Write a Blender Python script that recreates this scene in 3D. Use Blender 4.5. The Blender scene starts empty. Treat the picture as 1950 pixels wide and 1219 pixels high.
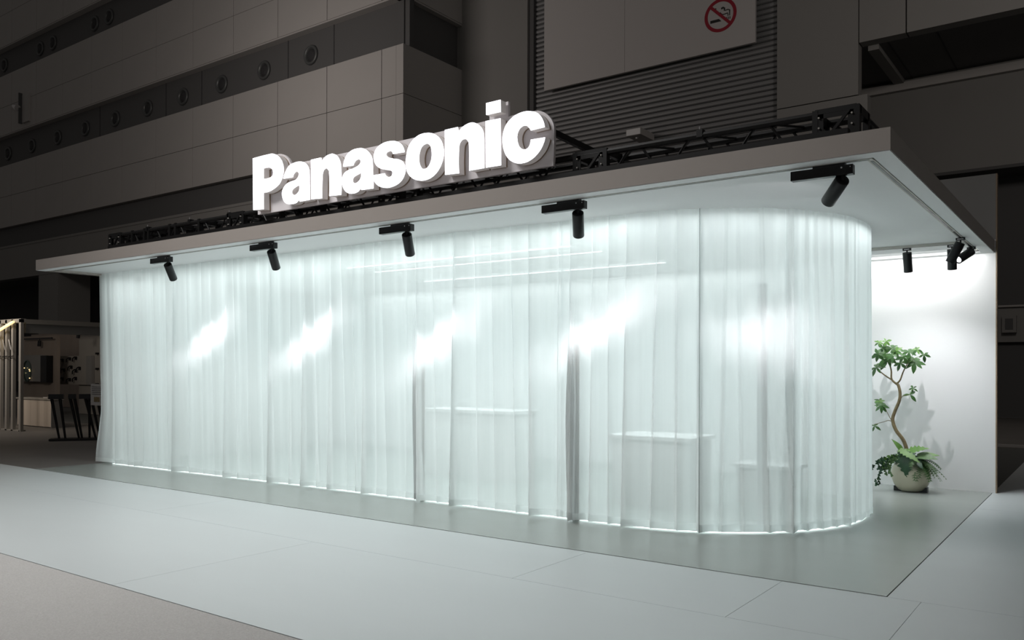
import bpy, bmesh, math, random
from mathutils import Vector, Matrix
random.seed(7)
SC = bpy.context.scene
COL = SC.collection
PI = math.pi

# ---------------------------------------------------------------- camera
cam_d = bpy.data.cameras.new('camera')
cam = bpy.data.objects.new('camera', cam_d); COL.objects.link(cam)
yaw, pitch, roll = (0.625139,0.002719,0.002855)
Fv = Vector((-math.sin(yaw)*math.cos(pitch), math.cos(yaw)*math.cos(pitch), math.sin(pitch)))
Rv0 = Vector((math.cos(yaw), math.sin(yaw), 0)); Uv0 = Rv0.cross(Fv)
Rv = Rv0*math.cos(roll)+Uv0*math.sin(roll); Uv = -Rv0*math.sin(roll)+Uv0*math.cos(roll)
cam.matrix_world = Matrix(((Rv.x,Uv.x,-Fv.x,1.227984),(Rv.y,Uv.y,-Fv.y,-5.940552),(Rv.z,Uv.z,-Fv.z,1.5),(0,0,0,1)))
cam_d.sensor_width = 36; cam_d.lens = 36*1592.64/1950
cam_d.shift_y = (700.374-609.5)/1950
cam_d.clip_end = 300
SC.camera = cam
SC.view_settings.view_transform = 'Standard'
SC.view_settings.look = 'None'
SC.view_settings.gamma = 1
SC.view_settings.use_curve_mapping = False
SC.view_settings.exposure = 0.0
SC.cycles.use_denoising = True
SC.cycles.max_bounces = 10
SC.cycles.transparent_max_bounces = 24
SC.cycles.sample_clamp_indirect = 6
SC.cycles.caustics_reflective = False
SC.cycles.caustics_refractive = False

# ---------------------------------------------------------------- world and large lights
w = bpy.data.worlds.new('dim_hall'); SC.world = w; w.use_nodes = True
w.node_tree.nodes['Background'].inputs[0].default_value = (1.0, 0.93, 0.88, 1)
w.node_tree.nodes['Background'].inputs[1].default_value = 0.056

def area_light(name, loc, size, sy, power, col=(1,1,1), rot=(0,0,0), spread=PI):
    d = bpy.data.lights.new(name, 'AREA'); d.shape = 'RECTANGLE'; d.size = size; d.size_y = sy
    d.energy = power; d.color = col; d.spread = spread
    o = bpy.data.objects.new(name, d); COL.objects.link(o); o.location = loc; o.rotation_euler = rot
    return o
def aim(o, target):
    o.rotation_euler = (Vector(target)-o.location).to_track_quat('-Z','Y').to_euler()
# work light of the dark hall, high up in front of the stand
hl = area_light('hall_work_light', (-7.0, -4.8, 9.0), 4, 2, 260, (1.0,0.975,0.96), spread=math.radians(115)); aim(hl, (-5.6,-1.8,0.0))
hr = area_light('hall_side_fill', (1.5, 9, 11), 2, 2, 190, (1.0,0.91,0.84)); aim(hr, (0.5,22,8.5))  # added fill, brightens the dark recess at the right
sl2 = area_light('stall_fill', (-20.0, 0.9, 3.9), 1.5, 1, 95, (1.0,0.9,0.8)); aim(sl2, (-23.5,6.5,1.2))  # added fill, lifts the neighbouring stall out of the dark
hw = area_light('hall_wall_fill', (-23, 5, 12), 5, 2, 285, (1.0,0.90,0.84), spread=math.radians(150)); aim(hw, (-25,18,12.0))  # added fill, gives the panelled wall its falloff in brightness
# light inside the curtained room
CY_ = (0.84, 0.985, 1.0)
area_light('room_light', (-6.2, 2.5, 2.90), 9.0, 0.25, 100, CY_)
area_light('room_light', (-6.0, 3.7, 2.90), 8.0, 0.25, 82, CY_)
# strip in the ceiling right behind the curtain head
area_light('pelmet_light', (-7.0, 1.30, 2.955), 9.0, 0.05, 42, (0.9,1,1))

# ---------------------------------------------------------------- helpers
def mat(name, col, rough=0.6, metal=0.0, noise=0.0, nscale=8.0, bump=0.0, bscale=60.0, stretch=(1,1,1), spec=0.5, emit=None, estr=0.0):
    m = bpy.data.materials.new(name); m.use_nodes = True
    nt = m.node_tree; b = nt.nodes['Principled BSDF']
    b.inputs['Base Color'].default_value = (*col, 1); b.inputs['Roughness'].default_value = rough
    b.inputs['Metallic'].default_value = metal; b.inputs['Specular IOR Level'].default_value = spec
    if emit:
        b.inputs['Emission Color'].default_value = (*emit, 1); b.inputs['Emission Strength'].default_value = estr
    tc = nt.nodes.new('ShaderNodeTexCoord'); mp = nt.nodes.new('ShaderNodeMapping')
    mp.inputs['Scale'].default_value = stretch
    nt.links.new(tc.outputs['Object'], mp.inputs[0])
    if noise > 0:
        n = nt.nodes.new('ShaderNodeTexNoise'); n.inputs['Scale'].default_value = nscale; n.inputs['Detail'].default_value = 5
        nt.links.new(mp.outputs[0], n.inputs['Vector'])
        mx = nt.nodes.new('ShaderNodeMix'); mx.data_type = 'RGBA'
        mx.inputs[6].default_value = (*[c*(1-noise) for c in col], 1); mx.inputs[7].default_value = (*[min(1,c*(1+noise)) for c in col], 1)
        nt.links.new(n.outputs['Fac'], mx.inputs[0]); nt.links.new(mx.outputs[2], b.inputs['Base Color'])
    if bump > 0:
        n2 = nt.nodes.new('ShaderNodeTexNoise'); n2.inputs['Scale'].default_value = bscale; n2.inputs['Detail'].default_value = 6
        nt.links.new(mp.outputs[0], n2.inputs['Vector'])
        bp = nt.nodes.new('ShaderNodeBump'); bp.inputs['Strength'].default_value = bump; bp.inputs['Distance'].default_value = 0.01
        nt.links.new(n2.outputs['Fac'], bp.inputs['Height']); nt.links.new(bp.outputs[0], b.inputs['Normal'])
    return m

def wloc(o):
    v = Vector((0,0,0))
    while o: v += o.location; o = o.parent
    return v

class MB:
    def __init__(s): s.v = []; s.f = []
    def box(s, x0, x1, y0, y1, z0, z1):
        b = len(s.v)
        s.v += [(x,y,z) for x in (x0,x1) for y in (y0,y1) for z in (z0,z1)]
        s.f += [tuple(b+i for i in q) for q in ((0,1,3,2),(4,6,7,5),(0,4,5,1),(2,3,7,6),(0,2,6,4),(1,5,7,3))]
        return s
    def bar(s, a, b_, w, h=None):
        """square bar between two points"""
        a = Vector(a); b_ = Vector(b_); d = (b_-a).normalized()
        u = d.cross(Vector((0,0,1)))
        if u.length < .01: u = Vector((1,0,0))
        u.normalize(); v = d.cross(u).normalized(); h = h or w
        b = len(s.v)
        for p in (a,b_):
            for su,sv in ((-1,-1),(1,-1),(1,1),(-1,1)): s.v.append(tuple(p+u*su*w/2+v*sv*h/2))
        s.f += [(b,b+1,b+5,b+4),(b+1,b+2,b+6,b+5),(b+2,b+3,b+7,b+6),(b+3,b,b+4,b+7),(b+3,b+2,b+1,b),(b+4,b+5,b+6,b+7)]
        return s
    def tube(s, pts, rs, n=8, cap=True):
        if not isinstance(rs,(list,tuple)): rs = [rs]*len(pts)
        pts = [Vector(p) for p in pts]; b = len(s.v); ref = None
        for i,p in enumerate(pts):
            d = (pts[min(i+1,len(pts)-1)]-pts[max(i-1,0)]).normalized()
            if ref is None:
                ref = d.cross(Vector((0,0,1)))
                if ref.length < .05: ref = d.cross(Vector((1,0,0)))
            u = (ref-d*ref.dot(d)).normalized(); ref = u; v = d.cross(u)
            for k in range(n):
                a = 2*PI*k/n; s.v.append(tuple(p+(u*math.cos(a)+v*math.sin(a))*rs[i]))
        for i in range(len(pts)-1):
            for k in range(n):
                k2 = (k+1)%n
                s.f.append((b+i*n+k, b+i*n+k2, b+(i+1)*n+k2, b+(i+1)*n+k))
        if cap:
            s.f.append(tuple(b+k for k in reversed(range(n)))); s.f.append(tuple(b+(len(pts)-1)*n+k for k in range(n)))
        return s
    def lathe(s, prof, n=32, c=(0,0,0)):
        b = len(s.v)
        for r,z in prof:
            for k in range(n):
                a = 2*PI*k/n; s.v.append((c[0]+r*math.cos(a), c[1]+r*math.sin(a), c[2]+z))
        for i in range(len(prof)-1):
            for k in range(n):
                k2 = (k+1)%n; s.f.append((b+i*n+k, b+i*n+k2, b+(i+1)*n+k2, b+(i+1)*n+k))
        return s
    def grid(s, rows):
        b = len(s.v); n = len(rows[0])
        for r in rows: s.v += [tuple(p) for p in r]
        for i in range(len(rows)-1):
            for j in range(n-1): s.f.append((b+i*n+j, b+i*n+j+1, b+(i+1)*n+j+1, b+(i+1)*n+j))
        return s
    def mesh(s, name, m, off=Vector((0,0,0)), smooth=False):
        me = bpy.data.meshes.new(name)
        me.from_pydata([tuple(Vector(v)-off) for v in s.v], [], s.f)
        if m: me.materials.append(m)
        if smooth:
            for p in me.polygons: p.use_smooth = True
        me.update(); return me
    def build(s, name, m, parent=None, smooth=False, loc=None, bevel=0.0):
        off = wloc(parent) if parent else Vector(loc or (0,0,0))
        o = bpy.data.objects.new(name, s.mesh(name, m, off, smooth)); COL.objects.link(o)
        if parent: o.parent = parent
        else: o.location = off
        if bevel:
            bm = o.modifiers.new('edge','BEVEL'); bm.width = bevel; bm.segments = 2
        return o

def place(name, me, loc, parent=None, rot=None, scale=None):
    o = bpy.data.objects.new(name, me); COL.objects.link(o)
    if parent: o.parent = parent; o.location = Vector(loc)-wloc(parent)
    else: o.location = loc
    if rot: o.rotation_euler = rot
    if scale: o.scale = scale
    return o
def tag(o, label, cat, group=None, kind=None):
    o['label'] = label; o['category'] = cat
    if group: o['group'] = group
    if kind: o['kind'] = kind
    return o
def thing(name, loc, label, cat, group=None, kind=None):
    o = bpy.data.objects.new(name, None); COL.objects.link(o); o.location = loc; o.empty_display_size = .1
    return tag(o, label, cat, group, kind)
def fill_outline(loops, y0, y1, m_name, m, parent, name, front=True, sides=True, back=True):
    """extrude closed XZ loops (first outer, rest holes) from y0 (front) to y1"""
    bm = bmesh.new(); off = wloc(parent)
    fr = []
    for lp in loops:
        vs = [bm.verts.new((x, y0, z)) for x,z in lp]
        es = [bm.edges.new((vs[i], vs[(i+1)%len(vs)])) for i in range(len(vs))]
        fr.append((vs, es))
    alle = [e for _,es in fr for e in es]
    r = bmesh.ops.triangle_fill(bm, use_beauty=True, use_dissolve=False, edges=alle, normal=(0,-1,0))
    faces = [g for g in r['geom'] if isinstance(g, bmesh.types.BMFace)]
    if sides or back:
        mp = {}
        for vs,_ in fr:
            for v in vs: mp[v] = bm.verts.new((v.co.x, y1, v.co.z))
        if sides:
            for vs,_ in fr:
                for i in range(len(vs)):
                    a,b_ = vs[i], vs[(i+1)%len(vs)]
                    bm.faces.new((a, b_, mp[b_], mp[a]))
        if back:
            for f in faces: bm.faces.new([mp[v] for v in reversed(f.verts)])
        if not front: bmesh.ops.delete(bm, geom=faces, context='FACES_ONLY')
    bmesh.ops.recalc_face_normals(bm, faces=bm.faces)
    bmesh.ops.translate(bm, verts=bm.verts, vec=-off)
    me = bpy.data.meshes.new(name); bm.to_mesh(me); bm.free(); me.materials.append(m)
    o = bpy.data.objects.new(name, me); COL.objects.link(o); o.parent = parent
    return o

# ---------------------------------------------------------------- materials
M = {}
M['hall_panel'] = mat('hall_panel', (.43,.415,.40), .75, noise=.05, nscale=.6)
M['hall_dark'] = mat('hall_dark', (.105,.105,.105), .8)
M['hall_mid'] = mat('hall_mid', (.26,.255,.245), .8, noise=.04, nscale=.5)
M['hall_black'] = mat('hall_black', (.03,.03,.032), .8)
M['nozzle'] = mat('nozzle', (.10,.105,.105), .45, .3)
M['slat'] = mat('slat', (.26,.262,.265), .55, .25)
M['banner'] = mat('banner', (.52,.50,.49), .6)
M['print_red'] = mat('print_red', (.30,.006,.022), .6)
M['print_black'] = mat('print_black', (.012,.014,.010), .6)
M['hall_floor'] = mat('hall_floor', (.16,.15,.14), .55, noise=.15, nscale=1.2)
M['aisle'] = mat('aisle', (.60,.645,.65), .42, noise=.05, nscale=.9, bump=.05, bscale=3, stretch=(.4,1.6,1))
M['carpet'] = mat('carpet', (.53,.52,.505), .95, noise=.22, nscale=90, bump=.8, bscale=160, spec=.1)
M['platform'] = mat('platform', (.335,.365,.345), .24, noise=.05, nscale=1.3, bump=.03, bscale=3, stretch=(.5,1.5,1))
M['seam'] = mat('seam', (.10,.105,.10), .5)
M['white_wall'] = mat('white_wall', (.83,.83,.83), .7)
M['booth_white'] = mat('booth_white', (.72,.71,.70), .6)
M['fascia'] = mat('fascia', (.40,.36,.33), .55)
M['black_metal'] = mat('black_metal', (.009,.009,.010), .38, .2)
M['truss'] = mat('truss', (.010,.010,.010), .5, .3)
M['silver'] = mat('silver', (.75,.74,.74), .3, .9)
M['track'] = mat('track', (.55,.53,.49), .5)
M['sign_side'] = mat('sign_side', (.62,.58,.56), .35, .1, emit=(1,.95,.93), estr=.10)
M['sign_gap'] = mat('sign_gap', (.30,.22,.15), .5)
M['board'] = mat('board', (.86,.83,.85), .45)
M['face'] = mat('face', (.9,.9,.95), .4, emit=(.93,.94,1.0), estr=2.6)
M['furn'] = mat('furn', (.70,.70,.69), .6)
M['post_brown'] = mat('post_brown', (.20,.165,.14), .6)
M['lamp_on'] = mat('lamp_on', (.9,.9,.9), .4, emit=(.9,1,1), estr=1.35)
M['lens_on'] = mat('lens_on', (.9,.9,.9), .4, emit=(.9,.9,1), estr=6.0)
M['floor_led'] = mat('floor_led', (.9,.9,.9), .4, emit=(.86,1,.99), estr=1.5)
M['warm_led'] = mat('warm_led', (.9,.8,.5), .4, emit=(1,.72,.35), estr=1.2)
M['bark'] = mat('bark', (.19,.145,.075), .85, noise=.45, nscale=26, bump=.6, bscale=40)
M['leaf'] = mat('leaf', (.040,.112,.024), .42, noise=.45, nscale=7)
M['leaf_lime'] = mat('leaf_lime', (.11,.235,.045), .45, noise=.3, nscale=9)
M['leaf_dark'] = mat('leaf_dark', (.022,.070,.030), .4, noise=.5, nscale=14)
M['leaf_var'] = mat('leaf_var', (.09,.17,.06), .45, noise=.75, nscale=38)
M['glaze'] = mat('glaze', (.53,.50,.38), .28, noise=.07, nscale=5)
M['soil'] = mat('soil', (.03,.022,.015), .95)
M['stall'] = mat('stall', (.33,.31,.28), .7)
M['stall_wall'] = mat('stall_wall', (.30,.25,.21), .8, noise=.2, nscale=1.0, stretch=(2.5,1,.2))
M['stall_wood'] = mat('stall_wood', (.62,.54,.46), .6, noise=.14, nscale=1.6, stretch=(2.5,1,.15))
M['paper'] = mat('paper', (.45,.43,.41), .8)
M['glass_dark'] = mat('glass_dark', (.12,.17,.15), .15, .6)

def curtain_material(name, tw, dens=1.0):
    m = bpy.data.materials.new(name); m.use_nodes = True; nt = m.node_tree
    for n in list(nt.nodes): nt.nodes.remove(n)
    L = nt.links.new
    out = nt.nodes.new('ShaderNodeOutputMaterial')
    tr = nt.nodes.new('ShaderNodeBsdfTranslucent'); df = nt.nodes.new('ShaderNodeBsdfDiffuse'); tp = nt.nodes.new('ShaderNodeBsdfTransparent')
    tr.inputs[0].default_value = (.96,.985,.98,1); df.inputs[0].default_value = (.93,.94,.94,1)
    uv = nt.nodes.new('ShaderNodeUVMap'); mp = nt.nodes.new('ShaderNodeMapping'); mp.inputs['Scale'].default_value = (9,.2,1)
    L(uv.outputs[0], mp.inputs[0])
    no = nt.nodes.new('ShaderNodeTexNoise'); no.inputs['Scale'].default_value = 1.0; no.inputs['Detail'].default_value = 4
    L(mp.outputs[0], no.inputs['Vector'])
    mr = nt.nodes.new('ShaderNodeMapRange'); mr.inputs['From Min'].default_value = .3; mr.inputs['From Max'].default_value = .7
    mr.inputs['To Min'].default_value = tw*1.12; mr.inputs['To Max'].default_value = tw*.88
    L(no.outputs['Fac'], mr.inputs['Value'])
    m1 = nt.nodes.new('ShaderNodeMixShader'); m1.inputs[0].default_value = .42
    L(tr.outputs[0], m1.inputs[1]); L(df.outputs[0], m1.inputs[2])
    # woven cloth closes up when seen at a slant: open share = straight share ** (1/cos)
    lw = nt.nodes.new('ShaderNodeLayerWeight'); lw.inputs[0].default_value = .5
    f1 = nt.nodes.new('ShaderNodeMath'); f1.operation = 'SUBTRACT'; f1.inputs[0].default_value = 1.02; L(lw.outputs['Facing'], f1.inputs[1])
    f2 = nt.nodes.new('ShaderNodeMath'); f2.operation = 'DIVIDE'; f2.inputs[0].default_value = .8; L(f1.outputs[0], f2.inputs[1])
    f3 = nt.nodes.new('ShaderNodeMath'); f3.operation = 'POWER'; L(mr.outputs[0], f3.inputs[0]); L(f2.outputs[0], f3.inputs[1])
    m2 = nt.nodes.new('ShaderNodeMixShader'); L(f3.outputs[0], m2.inputs[0])
    L(m1.outputs[0], m2.inputs[1]); L(tp.outputs[0], m2.inputs[2])
    L(m2.outputs[0], out.inputs[0])
    return m
M['sheer'] = curtain_material('sheer_voile', .30)
M['sheer_hem'] = curtain_material('sheer_hem', .16)

# ================================================================ SETTING
# hall floor, carpet, aisle sheets and the platform of the stand
fl = MB().box(-75,30,-20,40,-.25,-.02).build('floor', M['hall_floor'])
tag(fl, 'dark floor of the exhibition hall around and behind the lit stand', 'floor', kind='structure')
ca = MB().box(-30,12,-14,-2.87,-.02,.004).build('carpet', M['carpet'])
tag(ca, 'grey needle felt carpet filling the near left corner', 'carpet', kind='structure')
aisle = thing('aisle_floor', (0,-1.4,-.02), 'smooth light grey sheet flooring between carpet and curtained stand', 'floor', kind='structure')
def sheet(x0,x1,y0,y1): MB().box(x0+.0015,x1-.0015,y0+.0015,y1-.0015,-.02,.006).build('floor_sheet', M['aisle'], aisle)
xs = [-34,-28.6,-23.2,-17.8,-12.4,-7.0,-2.281-.0,-.69]
for i in range(len(xs)-1): sheet(xs[i],xs[i+1],-1.07,0)
sheet(-.69,.21,-1.07,0); sheet(.21,6,-1.07,0)
for a,b in ((-34,-27),(-27,-19),(-19,-11),(-11,-4.4),(-4.4,.22),(.22,6)): sheet(a,b,-2.865,-1.07)
for a,b in ((0.004,2.0),(2.0,4.0),(4.0,6.0)):
    for c,d in ((0,4.4),(4.4,8.7),(8.7,13.2)): sheet(a,b,c,d)
MB().box(-34,6,-2.86,13.2,-.021,-.012).build('underlay', M['seam'], aisle)
pl = MB().box(-11.79,0,0.004,5.85,-.02,.010).build('platform', M['platform'])
tag(pl, 'glossy grey green floor panel under the curtain and canopy', 'floor', kind='structure')
ps = MB().box(-34,-11.795,.004,5.85,-.02,.004).build('side_floor', M['hall_floor'])
tag(ps, 'dim grey floor strip left of the curtain, under the black rack', 'floor', kind='structure')

# stand walls
wb = MB().box(-11.79,.035,5.85,5.93,0,3.12).build('wall_back', M['white_wall'])
MB().box(-11.79,.035,5.85,5.93,3.12,3.93).build('upper_panel', M['hall_mid'], wb)  # darker grey stands in for the lack of light above the canopy
tag(wb, 'white back wall of the stand behind the potted tree', 'wall', kind='structure')
we = MB().box(.035,.05,5.845,5.935,0,3.93).build('trim_1', M['sign_gap'])  # brown colour stands in for warm light on the wall end
tag(we, 'thin end face of the white back wall, painted brown for the warm light on it', 'trim', kind='structure')
wl = MB().box(-11.79,-11.68,1.12,5.85,0,2.985).build('wall_left', M['booth_white'])
tag(wl, 'pale end wall at the left edge of the curtain', 'wall', kind='structure')

# canopy
can = thing('canopy', (-5.9,2.9,2.96), 'flat white canopy roof over the curtain with a beige front edge', 'canopy')
MB().box(-11.786,.022,-.009,.13,2.963,3.114).build('front_fascia', M['fascia'], can)
MB().box(-11.782,.018,-.005,.13,2.958,2.963).build('fascia_soffit', M['white_wall'], can)  # underside split off in white to carry the light from the curtain
MB().box(-.115,.018,.13,5.85,2.958,2.963).build('fascia_soffit', M['white_wall'], can)
MB().box(-.115,.022,.13,5.85,2.963,3.114).build('side_fascia', M['fascia'], can)
MB().box(-11.786,-11.64,.13,5.85,2.96,3.114).build('side_fascia', M['fascia'], can)
MB().box(-11.64,-.115,.13,5.85,2.988,3.03).build('soffit', M['white_wall'], can)
MB().box(-11.64,-.115,5.70,5.849,2.955,2.988).build('rear_lip', M['white_wall'], can)
# lighting tracks set into the soffit
def track(name, x0,x1,y0,y1, label):
    t = thing(name, ((x0+x1)/2,(y0+y1)/2,2.955), label, 'lighting track', 'lighting tracks under the canopy')
    MB().box(x0,x1,y0,y1,2.955,2.987).build('rail', M['track'], t)
    if x1-x0 > y1-y0: MB().box(x0+.02,x1-.02,(y0+y1)/2-.008,(y0+y1)/2+.008,2.9535,2.956).build('slot', M['black_metal'], t)
    else: MB().box((x0+x1)/2-.010,(x0+x1)/2+.010,y0+.02,y1-.02,2.9535,2.956).build('slot', M['black_metal'], t)
track('lighting_track', -11.62,-.125,.135,.185, 'long cream lighting track along the front edge of the canopy')
track('lighting_track', -.165,-.120,.19,3.75, 'longer cream lighting track with a dark slot on the right canopy side')
track('lighting_track', -.165,-.120,3.78,5.6, 'short rear track on the right canopy side carrying two spotlights')
track('lighting_track', -1.6,-.18,4.80,4.835, 'short track across the soffit above the potted tree')

# ---------------------------------------------------------------- hall: left wall in bands
YL = 16.59
wlh = thing('wall_far_left', (-39,YL,6.75), 'dim panelled hall wall with two rows of round air nozzles at upper left', 'wall', kind='structure')
pw = 3.016; ED = [-20.0,-21.1]; 
x = -21.1
while x > -62: x -= pw; ED.append(x)
rows = [(9.85,11.655),(11.675,13.5),(15.35,16.99),(17.01,18.88),(20.62,22.5),(22.52,24.4)]
cache = {}
def pmesh(wd, ht, dp, m, key):
    k = (round(wd,3),round(ht,3),round(dp,3),key)
    if k not in cache: cache[k] = MB().box(0,wd,0,dp,0,ht).mesh('panel', m)
    return cache[k]
for i in range(len(ED)-1):
    for z0,z1 in rows:
        if ED[i+1] < -60 : continue
        if z0 > 17 and ED[i] > -24 and z0 > 20: continue
        place('panel', pmesh(ED[i]-ED[i+1]-(.03 if i else .38), z1-z0, .36, M['hall_panel'],'p'), (ED[i+1]+.015, YL, z0), wlh)
MB().box(-62,-20.3,YL+.37,YL+.6,9.82,24.5).build('backing', M['hall_dark'], wlh)
MB().box(-62,-20.02,YL+.36,YL+.6,13.4,15.45).build('recess_band', M['hall_dark'], wlh)
MB().box(-62,-20.02,YL+.36,YL+.6,18.8,20.7).build('recess_band', M['hall_dark'], wlh)
MB().box(-62,-20.02,YL+.02,YL+.6,15.28,15.345).build('ledge', M['hall_panel'], wlh)
MB().box(-62,-20.02,YL+.02,YL+.6,20.55,20.615).build('ledge', M['hall_panel'], wlh)
MB().box(-62,-20.02,YL+.25,YL+.6,8.7,9.84).build('recess_band', M['hall_dark'], wlh)
MB().box(-62,-20.02,YL+.0,YL+.6,6.75,8.7).build('lower_band', M['hall_mid'], wlh)
MB().box(-62,-20.02,YL-.03,YL+.6,8.60,8.72).build('ledge', M['hall_mid'], wlh)
for x in (-24.1,-26.9,-33.0,-35.9,-42.0): MB().box(x-.015,x+.015,YL+.345,YL+.37,13.5,15.28).build('joint', M['hall_black'], wlh)
# right return of that wall
for z0,z1 in rows[:4]:
    place('panel', pmesh(.36, z1-z0, 3.40, M['hall_panel'],'r'), (-20.36, YL+.003, z0), wlh)
MB().box(-20.6,-20.25,YL+.3,20,13.4,20.6).build('recess_band', M['hall_dark'], wlh)
MB().box(-20.5,-20.02,YL+.1,20,15.28,15.345).build('ledge', M['hall_panel'], wlh)
# round air nozzles
nz = thing('air_nozzle', (-25.45,YL+.36,14.35), 'round black air nozzle in the hall wall, nearest to the sign', 'air nozzle', 'round air nozzles in the recessed bands of the hall wall')
def nozmesh():
    ring = MB(); prof = [(.33,.0),(.40,.0),(.41,-.05),(.37,-.10),(.29,-.08),(.27,.02)]
    b = MB().lathe(prof, 24); b.v = [(x,z,y) for x,y,z in b.v]; return b
rm = nozmesh().mesh('rim', M['nozzle'], smooth=True)
bb = MB().lathe([(.27,.0),(.20,-.07),(.12,-.09),(.001,-.09)], 20); bb.v = [(x,z,y) for x,y,z in bb.v]
bm_ = bb.mesh('bowl', M['hall_black'], smooth=True)
place('rim', rm, nz.location, nz); place('bowl', bm_, nz.location, nz)
def dup(root, loc, label=None, rot=None):
    r = root.copy(); COL.objects.link(r); r.location = loc
    if rot: r.rotation_euler = rot
    if label: r['label'] = label
    for ch in list(root.children):
        c = ch.copy(); COL.objects.link(c); c.parent = r
        for g in ch.children:
            d = g.copy(); COL.objects.link(d); d.parent = c
    return r
ords = ['second','third','fourth','fifth','sixth','seventh','eighth','ninth','tenth']
for k in range(9):
    dup(nz, (-25.45-3.0*(k+1), YL+.36, 14.35), 'round air nozzle, %s to the left of the one nearest the sign, lower row'%ords[k])
up = [(-35.1,'upper row nozzle cut by the top of the photo, right one'),(-41.08,'upper row nozzle, right one of the right pair'),(-42.55,'upper row nozzle, left one of the right pair'),
      (-47.04,'upper row nozzle, right one of the left pair'),(-48.52,'upper row nozzle, left one of the left pair'),(-53.0,'upper row nozzle at the left edge of the photo')]
for x,l in up: dup(nz, (x, YL+.36, 19.75), l.replace('upper row nozzle','round air nozzle, upper row'))
# light fitting on the hall wall at far left
lf = thing('wall_fitting', (-49.9,YL-.2,16.1), 'pale conduit box with a small bright fitting on the far left hall wall', 'fitting')
MB().box(-49.7,-48.9,YL-.12,YL,15.6,17.2).build('back_plate', M['hall_panel'], lf)
MB().box(-49.75,-49.68,YL-.3,YL-.1,15.55,17.3).build('conduit', M['nozzle'], lf)
MB().tube([(-49.7,YL-.35,16.4),(-50.2,YL-.35,16.6)], [.18,.1]).build('lamp_head', M['silver'], lf)
# opening below with a column
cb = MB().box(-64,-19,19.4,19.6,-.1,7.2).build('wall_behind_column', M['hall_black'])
tag(cb, 'black void wall seen under the hall balcony', 'wall', kind='structure')
co = MB().box(-47.9,-45.7,YL+.02,YL+1.8,0,6.76).build('column', M['hall_mid'])
tag(co, 'square grey hall column seen above the neighbouring stall', 'column', kind='structure')
so = MB().box(-62,-20.02,YL+.6,20.0,6.75,6.95).build('balcony_soffit', M['hall_dark'])
tag(so, 'dark underside of the hall balcony', 'soffit', kind='structure')

# shutter wall
wf = thing('wall_far', (-12,20,0), 'dim hall wall with a ribbed roller shutter behind the sign', 'wall', kind='structure')
MB().box(-20.25,-16.82,20,20.4,0,24).build('pier', M['hall_mid'], wf)
MB().box(-16.82,-16.60,20.1,20.5,0,24).build('shutter_guide', M['hall_dark'], wf)
MB().box(-7.33,-4.67,19.98,20.4,0,9.62).build('pier', M['hall_mid'], wf)
MB().box(-7.33,-4.93,19.98,20.4,9.65,24).build('pier', M['hall_mid'], wf)
MB().box(-4.90,-3.65,19.98,20.4,11.17,24).build('upper_panel', M['hall_mid'], wf)
MB().box(-3.61,12,19.98,20.4,11.17,24).build('upper_panel', M['hall_mid'], wf)
MB().box(-16.6,-7.3,20.32,20.5,0,20).build('backing', M['hall_black'], wf)
sl = MB(); 
zz = [(0,0),(-.05,.03),(-.06,.09),(-.04,.145),(0,.16)]
for a,b in zip(zz[:-1],zz[1:]):
    n = len(sl.v); sl.v += [(-16.6,20.28+a[0],a[1]),(-7.33,20.28+a[0],a[1]),(-7.33,20.28+b[0],b[1]),(-16.6,20.28+b[0],b[1])]; sl.f.append((n,n+1,n+2,n+3))
slm = sl.mesh('slat', M['slat'])
z = 7.6
while z < 17.4:
    place('slat', slm, (0,0,z), wf); z += .174
# banner with no smoking symbol
bn = thing('banner_panel', (-11.97,19.9,11.85), 'large plain off-white panel with a red no smoking symbol', 'sign')
MB().box(-15.96,-12.61,19.86,19.96,11.85,18.2).build('panel', M['banner'], bn)
MB().box(-12.60,-7.98,19.86,19.96,11.85,18.2).build('panel', M['banner'], bn)
sx, sz, yy = -9.13, 12.98, 19.852
def flat(pts, name, m, par, y=yy, t=.008):
    return fill_outline([pts], y, y+t, '', m, par, name)
ringo = [(sx+.54*math.cos(a*PI/24), sz+.54*math.sin(a*PI/24)) for a in range(48)]
ringi = [(sx+.435*math.cos(a*PI/24), sz+.435*math.sin(a*PI/24)) for a in range(48)]
fill_outline([ringo, ringi], yy, yy+.008, '', M['print_red'], bn, 'ban_ring')
c45,s45 = math.cos(-PI/4),math.sin(-PI/4)
def rot(p,q): return (sx+p*c45-q*s45, sz+p*s45+q*c45)
flat([rot(-.45,-.045),rot(.45,-.045),rot(.45,.045),rot(-.45,.045)], 'ban_bar', M['print_red'], bn, y=yy-.004)
flat([(sx-.34,sz-.20),(sx+.03,sz-.20),(sx-.05,sz-.11),(sx-.34,sz-.11)], 'cigarette', M['print_black'], bn)
for dx,wd in ((.20,.02),(.255,.022),(.31,.022)): flat([(sx+dx,sz-.19),(sx+dx+wd,sz-.19),(sx+dx+wd,sz-.11),(sx+dx,sz-.11)], 'ash_mark', M['print_black'], bn)
def ribbon(pts, wd):
    L_=[];R_=[]
    for i,p in enumerate(pts):
        a = Vector(pts[max(i-1,0)]); b = Vector(pts[min(i+1,len(pts)-1)]); d=(b-a).normalized(); n = Vector((-d.y,d.x))
        q = wd[i] if isinstance(wd,list) else wd
        L_.append(tuple(Vector(p)+n*q)); R_.append(tuple(Vector(p)-n*q))
    return L_+R_[::-1]
flat(ribbon([(sx-.17,sz+.26),(sx-.175,sz+.17),(sx-.13,sz+.10),(sx-.06,sz+.075),(sx+.00,sz+.07),(sx+.05,sz+.01),(sx+.12,sz+.0),(sx+.24,sz+.015),(sx+.255,sz-.02),(sx+.255,sz-.08)], [.028,.028,.028,.02,.02,.014,.014,.014,.012,.012]), 'smoke_line', M['print_black'], bn)
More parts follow.
